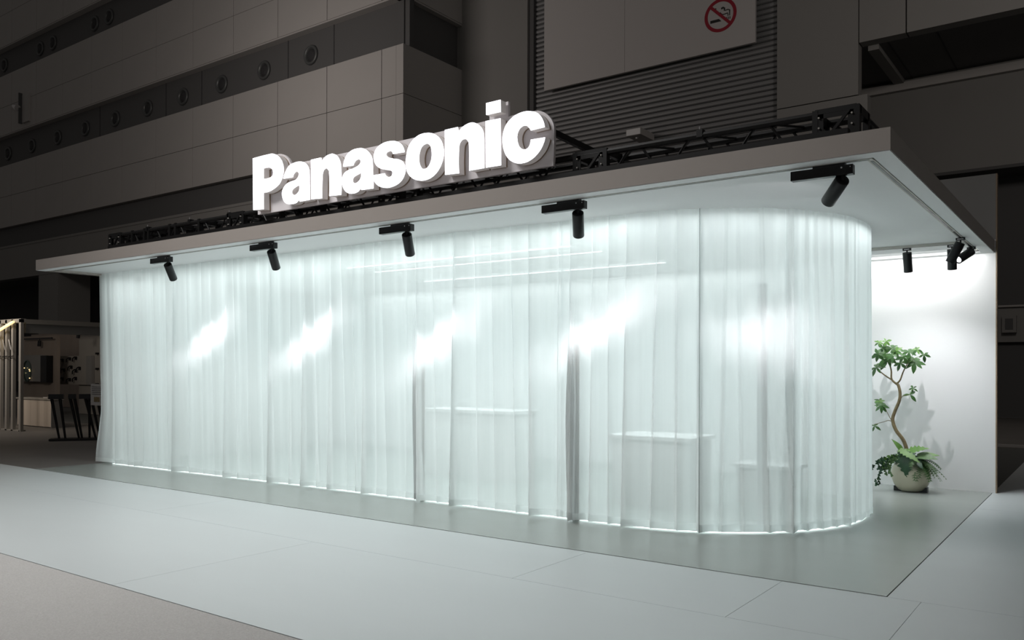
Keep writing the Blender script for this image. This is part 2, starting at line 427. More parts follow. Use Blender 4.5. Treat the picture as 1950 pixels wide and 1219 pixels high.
flat(ribbon([(sx+.03,sz+.20),(sx+.09,sz+.225),(sx+.14,sz+.19),(sx+.13,sz+.13),(sx+.15,sz+.115),(sx+.25,sz+.125),(sx+.31,sz+.10),(sx+.31,sz-.08)], [.03,.028,.024,.018,.014,.016,.018,.012]), 'smoke_line', M['print_black'], bn)
# emergency light box on the shutter
eb = thing('emergency_light', (-12.0,19.6,9.5), 'small grey light box projecting from the roller shutter', 'light')
MB().box(-12.19,-11.64,19.2,20.21,9.40,9.62).build('housing', M['hall_panel'], eb)
MB().box(-12.17,-11.66,19.185,19.2,9.41,9.61).build('diffuser', M['white_wall'], eb)
MB().lathe([(.001,-.05),(.04,-.04),(.05,0)], 10, (-11.95,19.5,9.40)).build('indicator', M['silver'], eb)

# recess at right
wr = thing('wall_far_right', (0,24.2,0), 'dark recessed hall wall with ledges at the right of the photo', 'wall', kind='structure')
MB().box(-6,14,24.2,24.6,7.95,11.2).build('upper_face', M['hall_mid'], wr)
MB().box(-6,14,24.0,24.2,10.80,11.06).build('beam', M['hall_panel'], wr)
MB().box(-6,14,20.4,24.2,11.17,11.3).build('soffit', M['hall_dark'], wr)
for x in (-4.2,-2.9): MB().box(x-.02,x+.02,20.4,24.1,11.16,11.17).build('joint', M['hall_black'], wr)
MB().box(-4.75,-4.45,20.4,24.2,11.02,11.17).build('bracket', M['hall_mid'], wr)
MB().box(-6,14,24.2,25.6,7.85,7.95).build('soffit', M['hall_dark'], wr)
MB().box(-6,14,25.6,25.8,0,7.9).build('lower_face', M['hall_dark'], wr)
MB().box(-5,14,25.3,25.6,3.58,3.64).build('ledge', M['hall_panel'], wr)
MB().box(-5,14,25.4,25.6,2.45,3.58).build('dado', M['hall_mid'], wr)
bx = thing('wall_box', (-1.5,25.2,2.9), 'small grey box on the dark wall right of the stand', 'box')
MB().box(-1.75,-1.35,25.2,25.4,2.75,3.30).build('casing', M['hall_mid'], bx); MB().box(-1.66,-1.44,25.185,25.2,2.85,3.2).build('cover', M['hall_dark'], bx)
kb = MB().box(-4,14,13.25,13.32,0,.05).build('kerb', M['hall_panel'])
tag(kb, 'thin pale kerb line across the dark floor right of the stand', 'kerb', kind='structure')
# ================================================================ TRUSS
tr = thing('lighting_truss', (-5.2,.45,3.12), 'long black box truss lying on the canopy roof behind the sign', 'truss')
Y0,Y1,Z0,Z1 = .35,.61,3.150,3.375
X0,X1 = -10.34,-.27
for yy_ in (Y0,Y1):
    for zz_ in (Z0,Z1): MB().tube([(X0,yy_,zz_),(X1,yy_,zz_)], .029, 8).build('chord', M['truss'], tr)
def zig(yv, x0, x1, off):
    x = x0+off; k = 0
    while x+.16 < x1:
        a,b = (Z0,Z1) if k%2==0 else (Z1,Z0)
        MB().tube([(x,yv,a),(x+.16,yv,b)], .011, 6).build('brace', M['truss'], tr)
        x += .27; k += 1
joints = [-10.34,-10.05,-9.75,-9.45,-9.35,-8.85,-8.72,-8.2,-6.6,-5.9,-7.6,-7.3,-5.0,-4.7,-2.62,-2.32,-.56,-.27]
for a,b in ((-10.05,-7.6),(-7.3,-5.0),(-4.7,-2.62),(-2.32,-.56)):
    zig(Y0,a,b,.06); zig(Y1,a,b,.15)
    x = a+.05; k = 0
    while x < b-.2:
        MB().tube([(x,Y0 if k%2 else Y1,Z1),(x+.22,Y1 if k%2 else Y0,Z1)], .010, 6).build('brace', M['truss'], tr)
        x += .27; k += 1
bolt = MB().tube([(0,0,0),(0,-.014,0)], .007, 6).mesh('bolt', M['track'])
for x in joints:
    p_ = MB(); 
    for ya,yb in ((Y0-.03,Y0+.03),(Y1-.03,Y1+.03)): p_.box(x-.02,x+.02,ya,yb,Z0-.03,Z1+.03)
    for za,zb in ((Z0-.03,Z0+.03),(Z1-.03,Z1+.03)): p_.box(x-.02,x+.02,Y0,Y1,za,zb)
    p_.build('end_frame', M['truss'], tr)
for a,b in ((-10.34,-10.05),(-7.6,-7.3),(-5.0,-4.7),(-2.62,-2.32),(-.56,-.27)):
    q = MB()
    for zz_ in (Z0,Z1): q.box(a,b,Y0-.028,Y0-.020,zz_-.035,zz_+.035)
    q.box(a,a+.06,Y0-.028,Y0-.020,Z0,Z1); q.box(b-.06,b,Y0-.028,Y0-.020,Z0,Z1)
    q.bar((a+.05,Y0-.024,Z0),(b-.05,Y0-.024,Z1),.02)
    q.build('corner_block', M['truss'], tr)
    for bxx in (a+.03,b-.03):
        for bz in (Z0+.03,Z0+.12,Z1-.03):
            place('bolt', bolt, (bxx,Y0-.028,bz), tr)
# transverse trusses running back over the roof
lb = ['at the left end','under the left part of the sign','behind the middle of the sign','right of the sign','at the right end']
for i,(a,b) in enumerate(((-10.15,-9.9),(-7.57,-7.33),(-4.97,-4.73),(-2.59,-2.35),(-.52,-.28))):
    t = thing('cross_truss', ((a+b)/2,3.0,3.12), 'black truss running back over the canopy, '+lb[i], 'truss', 'cross trusses on the canopy roof')
    for x in (a,b):
        for zz_ in (Z0,Z1): MB().tube([(x,.675,zz_),(x,5.3,zz_)], .024, 8).build('chord', M['truss'], t)
    y = .75; k = 0
    while y < 5.0:
        for x in (a,b):
            MB().tube([(x,y,Z0 if k%2 else Z1),(x,y+.2,Z1 if k%2 else Z0)], .011, 6).build('brace', M['truss'], t)
        y += .3; k += 1
# rail and clamps under the truss front, cable
rl = MB().box(-10.15,-.30,.20,.27,3.116,3.212).build('base_rail', M['truss'])
tag(rl, 'black flat rail along the canopy edge below the truss', 'rail')
cd = MB().tube([(-9.8+.12*i, .175+.010*math.sin(i*1.7), 3.126+.006*math.sin(i*2.3)) for i in range(76)], .010, 6).build('cable', M['truss'])
tag(cd, 'black power cable lying along the canopy edge in front of the truss', 'cable')
random.seed(3)
for i in range(10):
    x = -9.3+i*.88+random.uniform(-.15,.15)
    if -3.2 < x < -2.2: continue
    k_ = thing('cable_clamp', (x,.32,3.39), 'small black clamp on the truss chord, %s'%['at the far left end','second from the left end','third from the left end','just left of the sign','behind the letter P','behind the first n','behind the letter s','behind the letter c','x','right of the sign','near the right end'][min(i+(i>6),10)], 'clamp', 'clamps along the truss')
    MB().box(x-.025,x+.025,.32,.38,3.36,3.42).build('jaw', M['truss'], k_)
    MB().tube([(x,.335,3.42),(x,.335,3.445)], .007, 6).build('screw', M['silver'], k_)

# ================================================================ SIGN
GLYPHS = {
 'P': [[-6769,3910,-6706,3912,-6642,3914,-6579,3915,-6517,3915,-6454,3915,-6441,3915,-6428,3914,-6415,3911,-6402,3908,-6386,3903,-6371,3897,-6356,3890,-6342,3883,-6329,3875,-6312,3863,-6297,3850,-6284,3836,-6271,3822,-6261,3808,-6252,3791,-6244,3775,-6238,3758,-6234,3741,-6232,3724,-6231,3706,-6232,3689,-6235,3672,-6239,3655,-6245,3639,-6252,3623,-6261,3608,-6271,3593,-6282,3579,-6296,3565,-6310,3555,-6325,3546,-6342,3537,-6360,3529,-6379,3522,-6396,3516,-6414,3510,-6433,3505,-6453,3500,-6473,3497,-6493,3494,-6514,3493,-6536,3493,-6557,3493,-6579,3495,-6573,3308,-6757,3318], [-6579,3769,-6559,3771,-6538,3772,-6517,3771,-6496,3769,-6475,3766,-6462,3762,-6450,3757,-6440,3751,-6430,3744,-6422,3737,-6415,3729,-6411,3720,-6408,3711,-6406,3703,-6406,3694,-6407,3685,-6409,3677,-6414,3669,-6421,3662,-6430,3658,-6440,3654,-6451,3651,-6462,3649,-6474,3648,-6494,3647,-6515,3646,-6536,3646,-6557,3647,-6578,3649]],
 'a1': [[-5795,3323,-5954,3322,-5969,3356,-5974,3347,-5981,3338,-5989,3330,-5999,3324,-6011,3318,-6025,3314,-6040,3312,-6057,3311,-6074,3311,-6091,3311,-6107,3312,-6124,3313,-6140,3315,-6156,3318,-6172,3324,-6186,3331,-6199,3339,-6210,3349,-6220,3359,-6228,3370,-6236,3384,-6243,3397,-6248,3412,-6251,3426,-6252,3440,-6252,3452,-6250,3464,-6246,3476,-6241,3487,-6234,3497,-6225,3508,-6214,3518,-6201,3527,-6188,3536,-6173,3543,-6158,3548,-6142,3552,-6126,3554,-6109,3556,-6092,3559,-6077,3561,-6061,3562,-6046,3564,-6031,3566,-6017,3570,-6007,3575,-5998,3581,-5990,3588,-5983,3595,-5977,3603,-5973,3611,-5970,3619,-5970,3627,-5973,3635,-5978,3642,-5987,3649,-5997,3654,-6008,3657,-6019,3657,-6030,3655,-6040,3651,-6047,3645,-6056,3638,-6062,3630,-6068,3622,-6072,3612,-6075,3603,-6229,3607,-6225,3622,-6219,3637,-6211,3651,-6203,3665,-6194,3679,-6184,3692,-6174,3704,-6162,3716,-6149,3727,-6133,3737,-6118,3744,-6100,3749,-6082,3753,-6062,3756,-6043,3758,-6026,3760,-6008,3761,-5990,3760,-5972,3759,-5954,3757,-5938,3755,-5923,3751,-5908,3747,-5893,3741,-5880,3735,-5866,3727,-5854,3718,-5843,3708,-5834,3697,-5826,3687,-5819,3675,-5813,3663,-5809,3650,-5806,3638,-5804,3625,-5801,3601,-5800,3576,-5800,3551,-5800,3526,-5800,3502,-5798,3466,-5797,3430,-5796,3394,-5796,3358], [-5964,3503,-5962,3494,-5960,3484,-5960,3475,-5960,3466,-5962,3457,-5964,3450,-5967,3444,-5971,3438,-5976,3432,-5981,3427,-5990,3420,-5999,3415,-6008,3410,-6019,3406,-6031,3403,-6042,3403,-6053,3404,-6064,3408,-6073,3413,-6081,3419,-6087,3427,-6090,3435,-6091,3443,-6090,3451,-6085,3458,-6079,3465,-6072,3471,-6063,3476,-6053,3480,-6043,3484,-6032,3487,-6022,3491,-6011,3494,-5999,3497,-5988,3499,-5976,3501]],
 'n1': [[-5776,3750,-5617,3751,-5605,3707,-5596,3717,-5586,3727,-5575,3735,-5563,3743,-5549,3750,-5538,3755,-5525,3758,-5512,3761,-5498,3763,-5484,3765,-5474,3766,-5464,3766,-5453,3767,-5443,3766,-5432,3764,-5419,3759,-5406,3754,-5394,3749,-5382,3742,-5372,3734,-5361,3724,-5352,3713,-5344,3702,-5337,3691,-5331,3679,-5325,3666,-5320,3653,-5316,3640,-5314,3627,-5312,3614,-5309,3554,-5308,3495,-5307,3436,-5307,3377,-5309,3318,-5486,3327,-5484,3377,-5484,3428,-5485,3479,-5486,3530,-5489,3581,-5491,3589,-5495,3596,-5502,3603,-5509,3610,-5516,3617,-5525,3623,-5535,3626,-5545,3626,-5554,3624,-5563,3620,-5571,3616,-5577,3610,-5584,3601,-5588,3591,-5592,3581,-5594,3570,-5595,3559,-5599,3510,-5601,3462,-5602,3413,-5602,3365,-5601,3316,-5768,3326]],
 'a2': [[-4840,3326,-5007,3331,-5017,3363,-5022,3354,-5027,3345,-5034,3338,-5043,3330,-5052,3324,-5063,3319,-5074,3316,-5087,3313,-5100,3311,-5114,3310,-5130,3310,-5146,3311,-5162,3312,-5178,3315,-5194,3320,-5209,3326,-5223,3334,-5236,3342,-5247,3352,-5257,3362,-5267,3376,-5276,3390,-5282,3405,-5287,3420,-5292,3435,-5294,3447,-5294,3458,-5294,3469,-5292,3481,-5289,3491,-5285,3502,-5280,3511,-5274,3521,-5267,3530,-5258,3537,-5247,3544,-5235,3549,-5222,3553,-5209,3557,-5195,3560,-5179,3563,-5163,3565,-5147,3566,-5131,3568,-5115,3571,-5102,3573,-5089,3576,-5077,3579,-5065,3582,-5053,3587,-5046,3590,-5039,3594,-5032,3599,-5027,3604,-5023,3610,-5020,3617,-5019,3624,-5020,3631,-5023,3638,-5031,3645,-5042,3649,-5054,3652,-5064,3651,-5073,3650,-5082,3648,-5090,3645,-5098,3641,-5106,3634,-5114,3626,-5120,3618,-5125,3609,-5128,3600,-5272,3605,-5273,3614,-5273,3624,-5272,3633,-5270,3642,-5267,3651,-5261,3666,-5253,3680,-5245,3694,-5234,3708,-5223,3720,-5211,3729,-5198,3737,-5183,3745,-5168,3751,-5151,3756,-5135,3760,-5117,3762,-5100,3764,-5081,3764,-5063,3764,-5047,3763,-5031,3762,-5015,3760,-5000,3757,-4984,3752,-4969,3746,-4954,3738,-4940,3730,-4927,3721,-4915,3711,-4903,3699,-4891,3687,-4881,3674,-4872,3662,-4865,3648,-4859,3635,-4856,3621,-4853,3607,-4852,3593,-4851,3579,-4847,3528,-4845,3478,-4843,3427,-4841,3376], [-5014,3510,-5011,3501,-5010,3493,-5010,3484,-5011,3475,-5013,3467,-5017,3458,-5022,3450,-5028,3442,-5036,3435,-5044,3428,-5053,3423,-5062,3418,-5073,3414,-5085,3412,-5097,3410,-5108,3412,-5119,3417,-5128,3423,-5133,3431,-5136,3439,-5137,3448,-5137,3456,-5134,3463,-5129,3470,-5122,3476,-5115,3481,-5105,3485,-5095,3488,-5084,3490,-5072,3493,-5062,3495,-5052,3498,-5042,3501,-5033,3504,-5023,3507]],
 's': [[-4416,3629,-4416,3636,-4417,3644,-4419,3651,-4421,3659,-4424,3666,-4429,3676,-4435,3686,-4441,3695,-4448,3704,-4457,3713,-4467,3721,-4477,3729,-4489,3736,-4501,3743,-4514,3748,-4528,3753,-4542,3758,-4557,3761,-4572,3763,-4587,3765,-4608,3766,-4628,3767,-4648,3767,-4667,3766,-4687,3764,-4707,3760,-4726,3755,-4745,3749,-4763,3741,-4779,3733,-4791,3724,-4802,3714,-4811,3703,-4819,3691,-4825,3679,-4829,3668,-4831,3656,-4832,3644,-4831,3631,-4829,3619,-4826,3607,-4823,3595,-4818,3583,-4811,3572,-4803,3561,-4794,3550,-4783,3541,-4771,3532,-4758,3523,-4744,3516,-4728,3509,-4711,3503,-4694,3498,-4677,3494,-4660,3489,-4649,3486,-4637,3484,-4625,3482,-4614,3479,-4602,3475,-4594,3472,-4585,3468,-4578,3462,-4574,3456,-4572,3449,-4572,3442,-4574,3434,-4577,3428,-4582,3422,-4587,3417,-4594,3414,-4602,3411,-4610,3410,-4619,3410,-4628,3412,-4636,3415,-4645,3419,-4653,3424,-4660,3429,-4667,3435,-4673,3442,-4678,3450,-4681,3457,-4844,3458,-4844,3447,-4842,3436,-4839,3425,-4834,3414,-4828,3403,-4819,3390,-4808,3377,-4797,3365,-4783,3354,-4769,3344,-4750,3334,-4730,3326,-4710,3319,-4689,3314,-4668,3310,-4646,3307,-4624,3306,-4602,3307,-4581,3309,-4561,3312,-4539,3316,-4518,3322,-4498,3329,-4480,3337,-4463,3347,-4449,3357,-4437,3369,-4427,3382,-4419,3396,-4411,3411,-4407,3423,-4403,3435,-4402,3448,-4402,3461,-4403,3474,-4406,3487,-4410,3499,-4416,3511,-4423,3523,-4432,3535,-4441,3543,-4451,3550,-4463,3557,-4476,3563,-4488,3568,-4503,3573,-4517,3576,-4532,3579,-4547,3582,-4562,3586,-4575,3590,-4589,3593,-4602,3597,-4615,3602,-4628,3608,-4636,3612,-4644,3618,-4651,3623,-4657,3630,-4661,3637,-4662,3645,-4659,3653,-4653,3659,-4646,3663,-4638,3665,-4630,3667,-4621,3668,-4612,3668,-4600,3667,-4588,3663,-4579,3657,-4572,3650,-4568,3641,-4566,3633]],
 'o': [[-4101,3766,-4122,3768,-4142,3770,-4162,3771,-4181,3770,-4201,3768,-4219,3765,-4237,3760,-4253,3754,-4269,3747,-4284,3739,-4300,3729,-4315,3719,-4329,3707,-4341,3694,-4352,3681,-4362,3664,-4370,3647,-4376,3629,-4381,3610,-4386,3591,-4389,3574,-4391,3557,-4393,3540,-4393,3522,-4392,3504,-4390,3487,-4387,3470,-4382,3452,-4376,3435,-4368,3419,-4359,3406,-4348,3393,-4336,3382,-4322,3371,-4308,3360,-4293,3351,-4276,3343,-4259,3336,-4241,3330,-4224,3326,-4205,3322,-4187,3319,-4168,3318,-4150,3318,-4132,3319,-4115,3321,-4098,3324,-4081,3328,-4065,3333,-4051,3339,-4034,3347,-4018,3357,-4004,3367,-3990,3378,-3978,3390,-3966,3404,-3955,3418,-3946,3432,-3937,3448,-3930,3463,-3924,3478,-3919,3493,-3915,3508,-3912,3524,-3910,3539,-3910,3555,-3911,3572,-3914,3588,-3918,3604,-3923,3621,-3928,3636,-3935,3651,-3943,3666,-3952,3680,-3963,3694,-3974,3705,-3986,3716,-3999,3725,-4013,3734,-4028,3743,-4042,3749,-4056,3755,-4071,3759,-4086,3763], [-4134,3666,-4145,3664,-4156,3662,-4166,3658,-4175,3654,-4183,3649,-4192,3641,-4198,3632,-4204,3623,-4208,3613,-4212,3603,-4216,3592,-4219,3580,-4221,3567,-4223,3555,-4223,3542,-4223,3530,-4222,3517,-4220,3504,-4216,3491,-4212,3479,-4208,3469,-4202,3459,-4196,3450,-4188,3441,-4178,3433,-4170,3429,-4161,3427,-4151,3426,-4142,3426,-4133,3427,-4122,3431,-4112,3435,-4103,3441,-4095,3448,-4088,3455,-4080,3465,-4074,3477,-4069,3488,-4064,3500,-4061,3513,-4059,3524,-4057,3537,-4057,3549,-4057,3561,-4058,3574,-4059,3585,-4061,3597,-4064,3608,-4067,3620,-4072,3631,-4076,3638,-4081,3644,-4087,3649,-4094,3654,-4101,3659,-4109,3662,-4117,3665,-4126,3666]],
 'n2': [[-3895,3759,-3738,3760,-3730,3714,-3721,3722,-3712,3730,-3702,3737,-3691,3744,-3680,3751,-3668,3756,-3657,3761,-3644,3765,-3632,3768,-3618,3771,-3607,3773,-3595,3774,-3582,3774,-3570,3774,-3558,3772,-3545,3768,-3532,3763,-3520,3757,-3508,3751,-3497,3743,-3486,3735,-3476,3725,-3467,3716,-3459,3705,-3452,3695,-3446,3684,-3441,3672,-3437,3661,-3435,3650,-3433,3639,-3430,3578,-3428,3517,-3427,3456,-3427,3396,-3429,3335,-3600,3335,-3599,3380,-3599,3424,-3599,3469,-3600,3514,-3602,3559,-3603,3569,-3604,3579,-3606,3589,-3609,3599,-3614,3608,-3619,3615,-3625,3621,-3632,3627,-3640,3632,-3648,3635,-3659,3636,-3669,3636,-3678,3634,-3687,3631,-3695,3627,-3703,3620,-3710,3612,-3716,3603,-3720,3593,-3722,3583,-3726,3533,-3728,3482,-3729,3431,-3727,3380,-3724,3328,-3891,3336]],
 'i': [[-3410,3759,-3244,3755,-3238,3334,-3406,3336]],
 'dot': [[-3406,3921,-3244,3922,-3242,3814,-3404,3814]],
 'c': [[-2769,3598,-2771,3609,-2773,3619,-2776,3630,-2779,3641,-2783,3651,-2788,3661,-2793,3672,-2799,3682,-2805,3691,-2812,3701,-2819,3709,-2826,3717,-2834,3724,-2843,3731,-2852,3737,-2866,3744,-2880,3750,-2895,3755,-2910,3759,-2925,3763,-2941,3766,-2958,3768,-2974,3769,-2990,3769,-3006,3768,-3025,3766,-3043,3763,-3061,3759,-3079,3754,-3095,3748,-3112,3740,-3129,3730,-3144,3720,-3158,3709,-3171,3696,-3181,3684,-3190,3671,-3197,3658,-3203,3644,-3209,3629,-3213,3613,-3217,3596,-3219,3579,-3220,3562,-3220,3544,-3218,3527,-3216,3509,-3212,3491,-3207,3473,-3200,3455,-3194,3440,-3186,3424,-3177,3409,-3166,3395,-3154,3381,-3144,3371,-3133,3361,-3120,3353,-3107,3345,-3094,3338,-3082,3333,-3071,3329,-3058,3325,-3046,3322,-3034,3321,-3019,3319,-3004,3319,-2989,3319,-2974,3320,-2960,3322,-2944,3325,-2929,3330,-2914,3335,-2900,3341,-2887,3348,-2872,3356,-2859,3366,-2846,3376,-2834,3387,-2822,3398,-2813,3408,-2804,3419,-2796,3431,-2789,3442,-2783,3455,-2778,3465,-2774,3475,-2770,3486,-2767,3497,-2765,3508,-2913,3511,-2913,3503,-2914,3495,-2915,3488,-2918,3480,-2920,3473,-2923,3466,-2927,3460,-2931,3453,-2936,3448,-2942,3443,-2949,3440,-2957,3437,-2965,3435,-2974,3435,-2983,3435,-2992,3438,-3002,3442,-3011,3447,-3020,3453,-3027,3459,-3035,3469,-3042,3479,-3047,3490,-3051,3501,-3055,3512,-3058,3523,-3060,3535,-3061,3546,-3062,3557,-3061,3568,-3059,3578,-3057,3589,-3053,3599,-3048,3608,-3042,3617,-3037,3623,-3030,3629,-3023,3635,-3014,3639,-3005,3643,-2998,3645,-2990,3646,-2982,3646,-2973,3645,-2965,3643,-2957,3640,-2950,3636,-2944,3631,-2937,3625,-2932,3619,-2927,3614,-2923,3609,-2919,3604,-2916,3598,-2913,3592]],
 'board': [[-6810,3286,-2746,3282,-2741,3364,-2738,3447,-2737,3529,-2738,3612,-2740,3626,-2743,3641,-2748,3655,-2755,3670,-2762,3684,-2772,3697,-2782,3710,-2793,3722,-2807,3736,-2822,3748,-2837,3760,-2854,3770,-2873,3779,-2892,3786,-2912,3791,-2932,3793,-3006,3797,-3081,3798,-3156,3798,-3231,3794,-3232,3932,-3447,3934,-3446,3798,-4370,3787,-6010,3784,-6057,3778,-6108,3776,-6160,3780,-6212,3790,-6231,3800,-6243,3816,-6254,3834,-6266,3850,-6280,3864,-6295,3877,-6311,3890,-6329,3901,-6351,3912,-6373,3921,-6397,3928,-6420,3932,-6519,3937,-6617,3938,-6715,3936,-6814,3930]],
}

def pts(a): return [(a[i]/1000, a[i+1]/1000) for i in range(0,len(a),2)]
sg = thing('illuminated_sign', (-4.75,.17,3.28), 'white glowing letter sign reading Panasonic on a pale backboard above the canopy', 'sign')
bo = fill_outline([pts(GLYPHS['board'][0])], .170, .200, '', M['board'], sg, 'backboard')
for k in ('P','a1','n1','a2','s','o','n2','i','c'):
    lp = [pts(a) for a in GLYPHS[k]]
    le = fill_outline(lp, .072, .150, '', M['sign_side'], sg, 'letter', front=False)
    fc = fill_outline(lp, .065, .0725, '', M['face'], le, 'letter_face')
    fill_outline(lp, .150, .169, '', M['sign_gap'], le, 'spacer', front=False, back=False)
    if k == 'i':
        lp = [pts(GLYPHS['dot'][0])]
        fill_outline(lp, .072, .150, '', M['sign_side'], le, 'dot_return', front=False)
        fill_outline(lp, .065, .0725, '', M['face'], le, 'dot_face')
for x in (-6.5,-5.3,-4.1,-2.80):
    MB().bar((x,.215,3.60),(x+.33,.60,3.40),.05).build('brace_arm', M['truss'], sg)
    MB().box(x-.03,x+.03,.20,.235,3.29,3.66).build('upright', M['truss'], sg)

# ================================================================ TRACK SPOTLIGHTS
def head_mesh(r, L, open_end=False):
    b = MB().lathe([(.001,.0),(r*.96,.0),(r,-.006),(r,-L+.004),(r*.97,-L),(r*.86,-L),(r*.82,-L+.03),(.001,-L+.03)], 28)
    return b
hm = head_mesh(.050,.235).mesh('head', M['black_metal'], smooth=False)
for p in hm.polygons: p.use_smooth = abs(p.normal.z) < .5
lensm = MB().lathe([(.001,-.226),(.034,-.226)], 20).mesh('lens', M['lens_on'])
L0 = thing('track_spotlight', (-8.63,.165,2.87), 'x', 'spotlight', 'black track spotlights along the canopy front')
L0.location = (0,0,0)
MB().box(-.355,.075,-.030,.030,0,.068).build('driver_box', M['black_metal'], L0, bevel=.003)
MB().box(-.20,.02,-.024,.026,.068,.086).build('adapter', M['black_metal'], L0)
MB().tube([(0,0,.002),(0,0,-.035)], .010, 8).build('stem', M['black_metal'], L0)
h = place('head', hm, (0,0,-.028), L0); place('lens', lensm, (0,0,0), None).parent = h
for ch in h.children: ch.location = (0,0,0)
MB().tube([(0,-.031,.05),(0,-.033,.05)], .006, 8).build('screw', M['silver'], L0)
MB().tube([(.058,-.031,.05),(.058,-.033,.05)], .004, 8).build('screw', M['silver'], L0)

def spot(name, loc, target, power, col, angle, blend, band=None, radius=.018):
    d = bpy.data.lights.new(name,'SPOT'); d.energy = power; d.color = col; d.spot_size = angle; d.spot_blend = blend; d.shadow_soft_size = radius
    o = bpy.data.objects.new(name, d); COL.objects.link(o); o.location = loc; aim(o, target)
    if band:
        # gobo glass in the lamp: a soft slanting streak, laid out by the angle at which light leaves the lamp
        u0,v0,du,dv,sl_,edge = band
        d.use_nodes = True; nt = d.node_tree; L = nt.links.new; em = nt.nodes['Emission']
        g = nt.nodes.new('ShaderNodeNewGeometry'); sp = nt.nodes.new('ShaderNodeSeparateXYZ'); L(g.outputs['Incoming'], sp.inputs[0])
        def m(op,a,b=None,c=None):
            n = nt.nodes.new('ShaderNodeMath'); n.operation = op
            for i,v in enumerate((a,b,c)):
                if v is None: continue
                if isinstance(v,(int,float)): n.inputs[i].default_value = v
                else: L(v, n.inputs[i])
            return n.outputs[0]
        U = m('SUBTRACT', m('DIVIDE', sp.outputs[0], sp.outputs[1]), u0)
        V = m('SUBTRACT', m('DIVIDE', sp.outputs[2], sp.outputs[1]), v0)
        cs,sn = math.cos(sl_),math.sin(sl_)
        A = m('ADD', m('MULTIPLY',U,cs), m('MULTIPLY',V,sn)); B = m('SUBTRACT', m('MULTIPLY',V,cs), m('MULTIPLY',U,sn))
        cmb = nt.nodes.new('ShaderNodeCombineXYZ'); L(U,cmb.inputs[0]); L(V,cmb.inputs[1]); cmb.inputs[2].default_value = loc[0]
        no = nt.nodes.new('ShaderNodeTexNoise'); no.inputs['Scale'].default_value = 3.2; no.inputs['Detail'].default_value = 3; L(cmb.outputs[0], no.inputs['Vector'])
        Bn = m('ADD', B, m('MULTIPLY', m('SUBTRACT', no.outputs['Fac'], .5), dv*1.6))
        eA = m('EXPONENT', m('MULTIPLY', m('POWER', m('ABSOLUTE', m('DIVIDE', A, du)), 2.0), -1.0))
        eB = m('EXPONENT', m('MULTIPLY', m('POWER', m('ABSOLUTE', m('DIVIDE', Bn, dv)), edge), -1.0))
        tail = m('MULTIPLY_ADD', A, .75, .70)   # fades towards the lower end
        tl = m('MAXIMUM', m('MINIMUM', tail, 1.25), .34)
        st = m('MULTIPLY', m('MULTIPLY', eA, eB), tl)
        L(m('ADD', m('MULTIPLY', st, 1.0), .015), em.inputs['Strength'])
    return o
fronts = [(-8.63,(-9.15,1.05,1.72),'leftmost black track spotlight under the canopy front'),
          (-6.56,(-7.12,1.10,1.66),'second black track spotlight from the left, below the letter P'),
          (-4.47,(-5.02,1.12,1.58),'middle black track spotlight under the canopy front, below the letter o'),
          (-2.49,(-3.02,1.12,1.72),'black track spotlight just right of the sign, fourth from the left'),
          (-.325,(-1.52,1.42,1.85),'nearest black track spotlight at the right front corner, tilted to the left')]
def aimq(obj, frm, to):
    d = (Vector(to)-Vector(frm)).normalized()
    obj.rotation_mode = 'QUATERNION'; obj.rotation_quaternion = d.to_track_quat('-Z','Y')
for i,(x,t,l) in enumerate(fronts):
    r = L0 if i == 0 else dup(L0, (0,0,0))
    r.location = (x,.165,2.87); r['label'] = l
    hd = [c for c in r.children if c.name.startswith('head')][0]
    fr = Vector((x,.165,2.842)); aimq(hd, fr, t)
    d = (Vector(t)-fr).normalized()
    if i < 4: band = (d.x/d.y-.30, d.z/d.y-.10, .95, .22, .50, 2.4)
    else: band = (d.x/d.y, d.z/d.y, .62, .20, .30, 3.0)
    spot('spot_beam', fr+d*.245, t, 240 if i<4 else 300, (.97,.96,1.0), math.radians(118), .15, band)

S0 = thing('small_spotlight', (0,0,0), 'x', 'spotlight', 'small black spotlights near the potted tree')
MB().box(-.045,.045,-.02,.02,0,.028).build('adapter', M['black_metal'], S0)
MB().box(-.030,.030,-.0215,-.02,.010,.018).build('marking_plate', M['silver'], S0)
MB().tube([(0,0,.002),(0,0,-.035)], .009, 8).build('stem', M['black_metal'], S0)
h = place('head', hm, (0,0,-.022), S0); l_ = place('lens', lensm, (0,0,0)); l_.parent = h
smalls = [((-.775,4.817,2.925),(-.75,5.6,0.45),'small black spotlight alone above the potted tree'),
          ((-.300,4.817,2.925),(-.35,5.5,0.2),'small black spotlight pointing down, next to the tilted pair at the rear corner'),
          ((-.1425,4.30,2.925),(-.72,4.38,1.75),'larger looking black spotlight on the right track, tilted towards the curtain'),
          ((-.1425,5.14,2.925),(-.6425,4.39,2.43),'black spotlight at the rear corner whose bright lens shows')]
for i,(p,t,l) in enumerate(smalls):
    r = S0 if i == 0 else dup(S0, (0,0,0))
    r.location = p; r['label'] = l
    if i == 3:
        hd = [c for c in r.children if c.name.startswith('head')][0]
    hd = [c for c in r.children if c.name.startswith('head')][0]
    fr = Vector(p)+Vector((0,0,-.022)); aimq(hd, fr, t)
    if i >= 2: r.rotation_euler = (0,0,0)
    d = (Vector(t)-fr).normalized()
    if i == 2: spot('spot_beam', fr+d*.245, t, 22, (.97,.96,1), math.radians(60), .6, (d.x/d.y, d.z/d.y, .25,.20,0,2.5) if abs(d.y)>.2 else None)
    elif i == 0: spot('spot_beam', fr+d*.245, t, 62, (.98,.97,1), math.radians(104), 1.0, None, .006)
    elif i == 1: spot('spot_beam', fr+d*.245, t, 34, (.98,.97,1), math.radians(104), 1.0, None, .02)
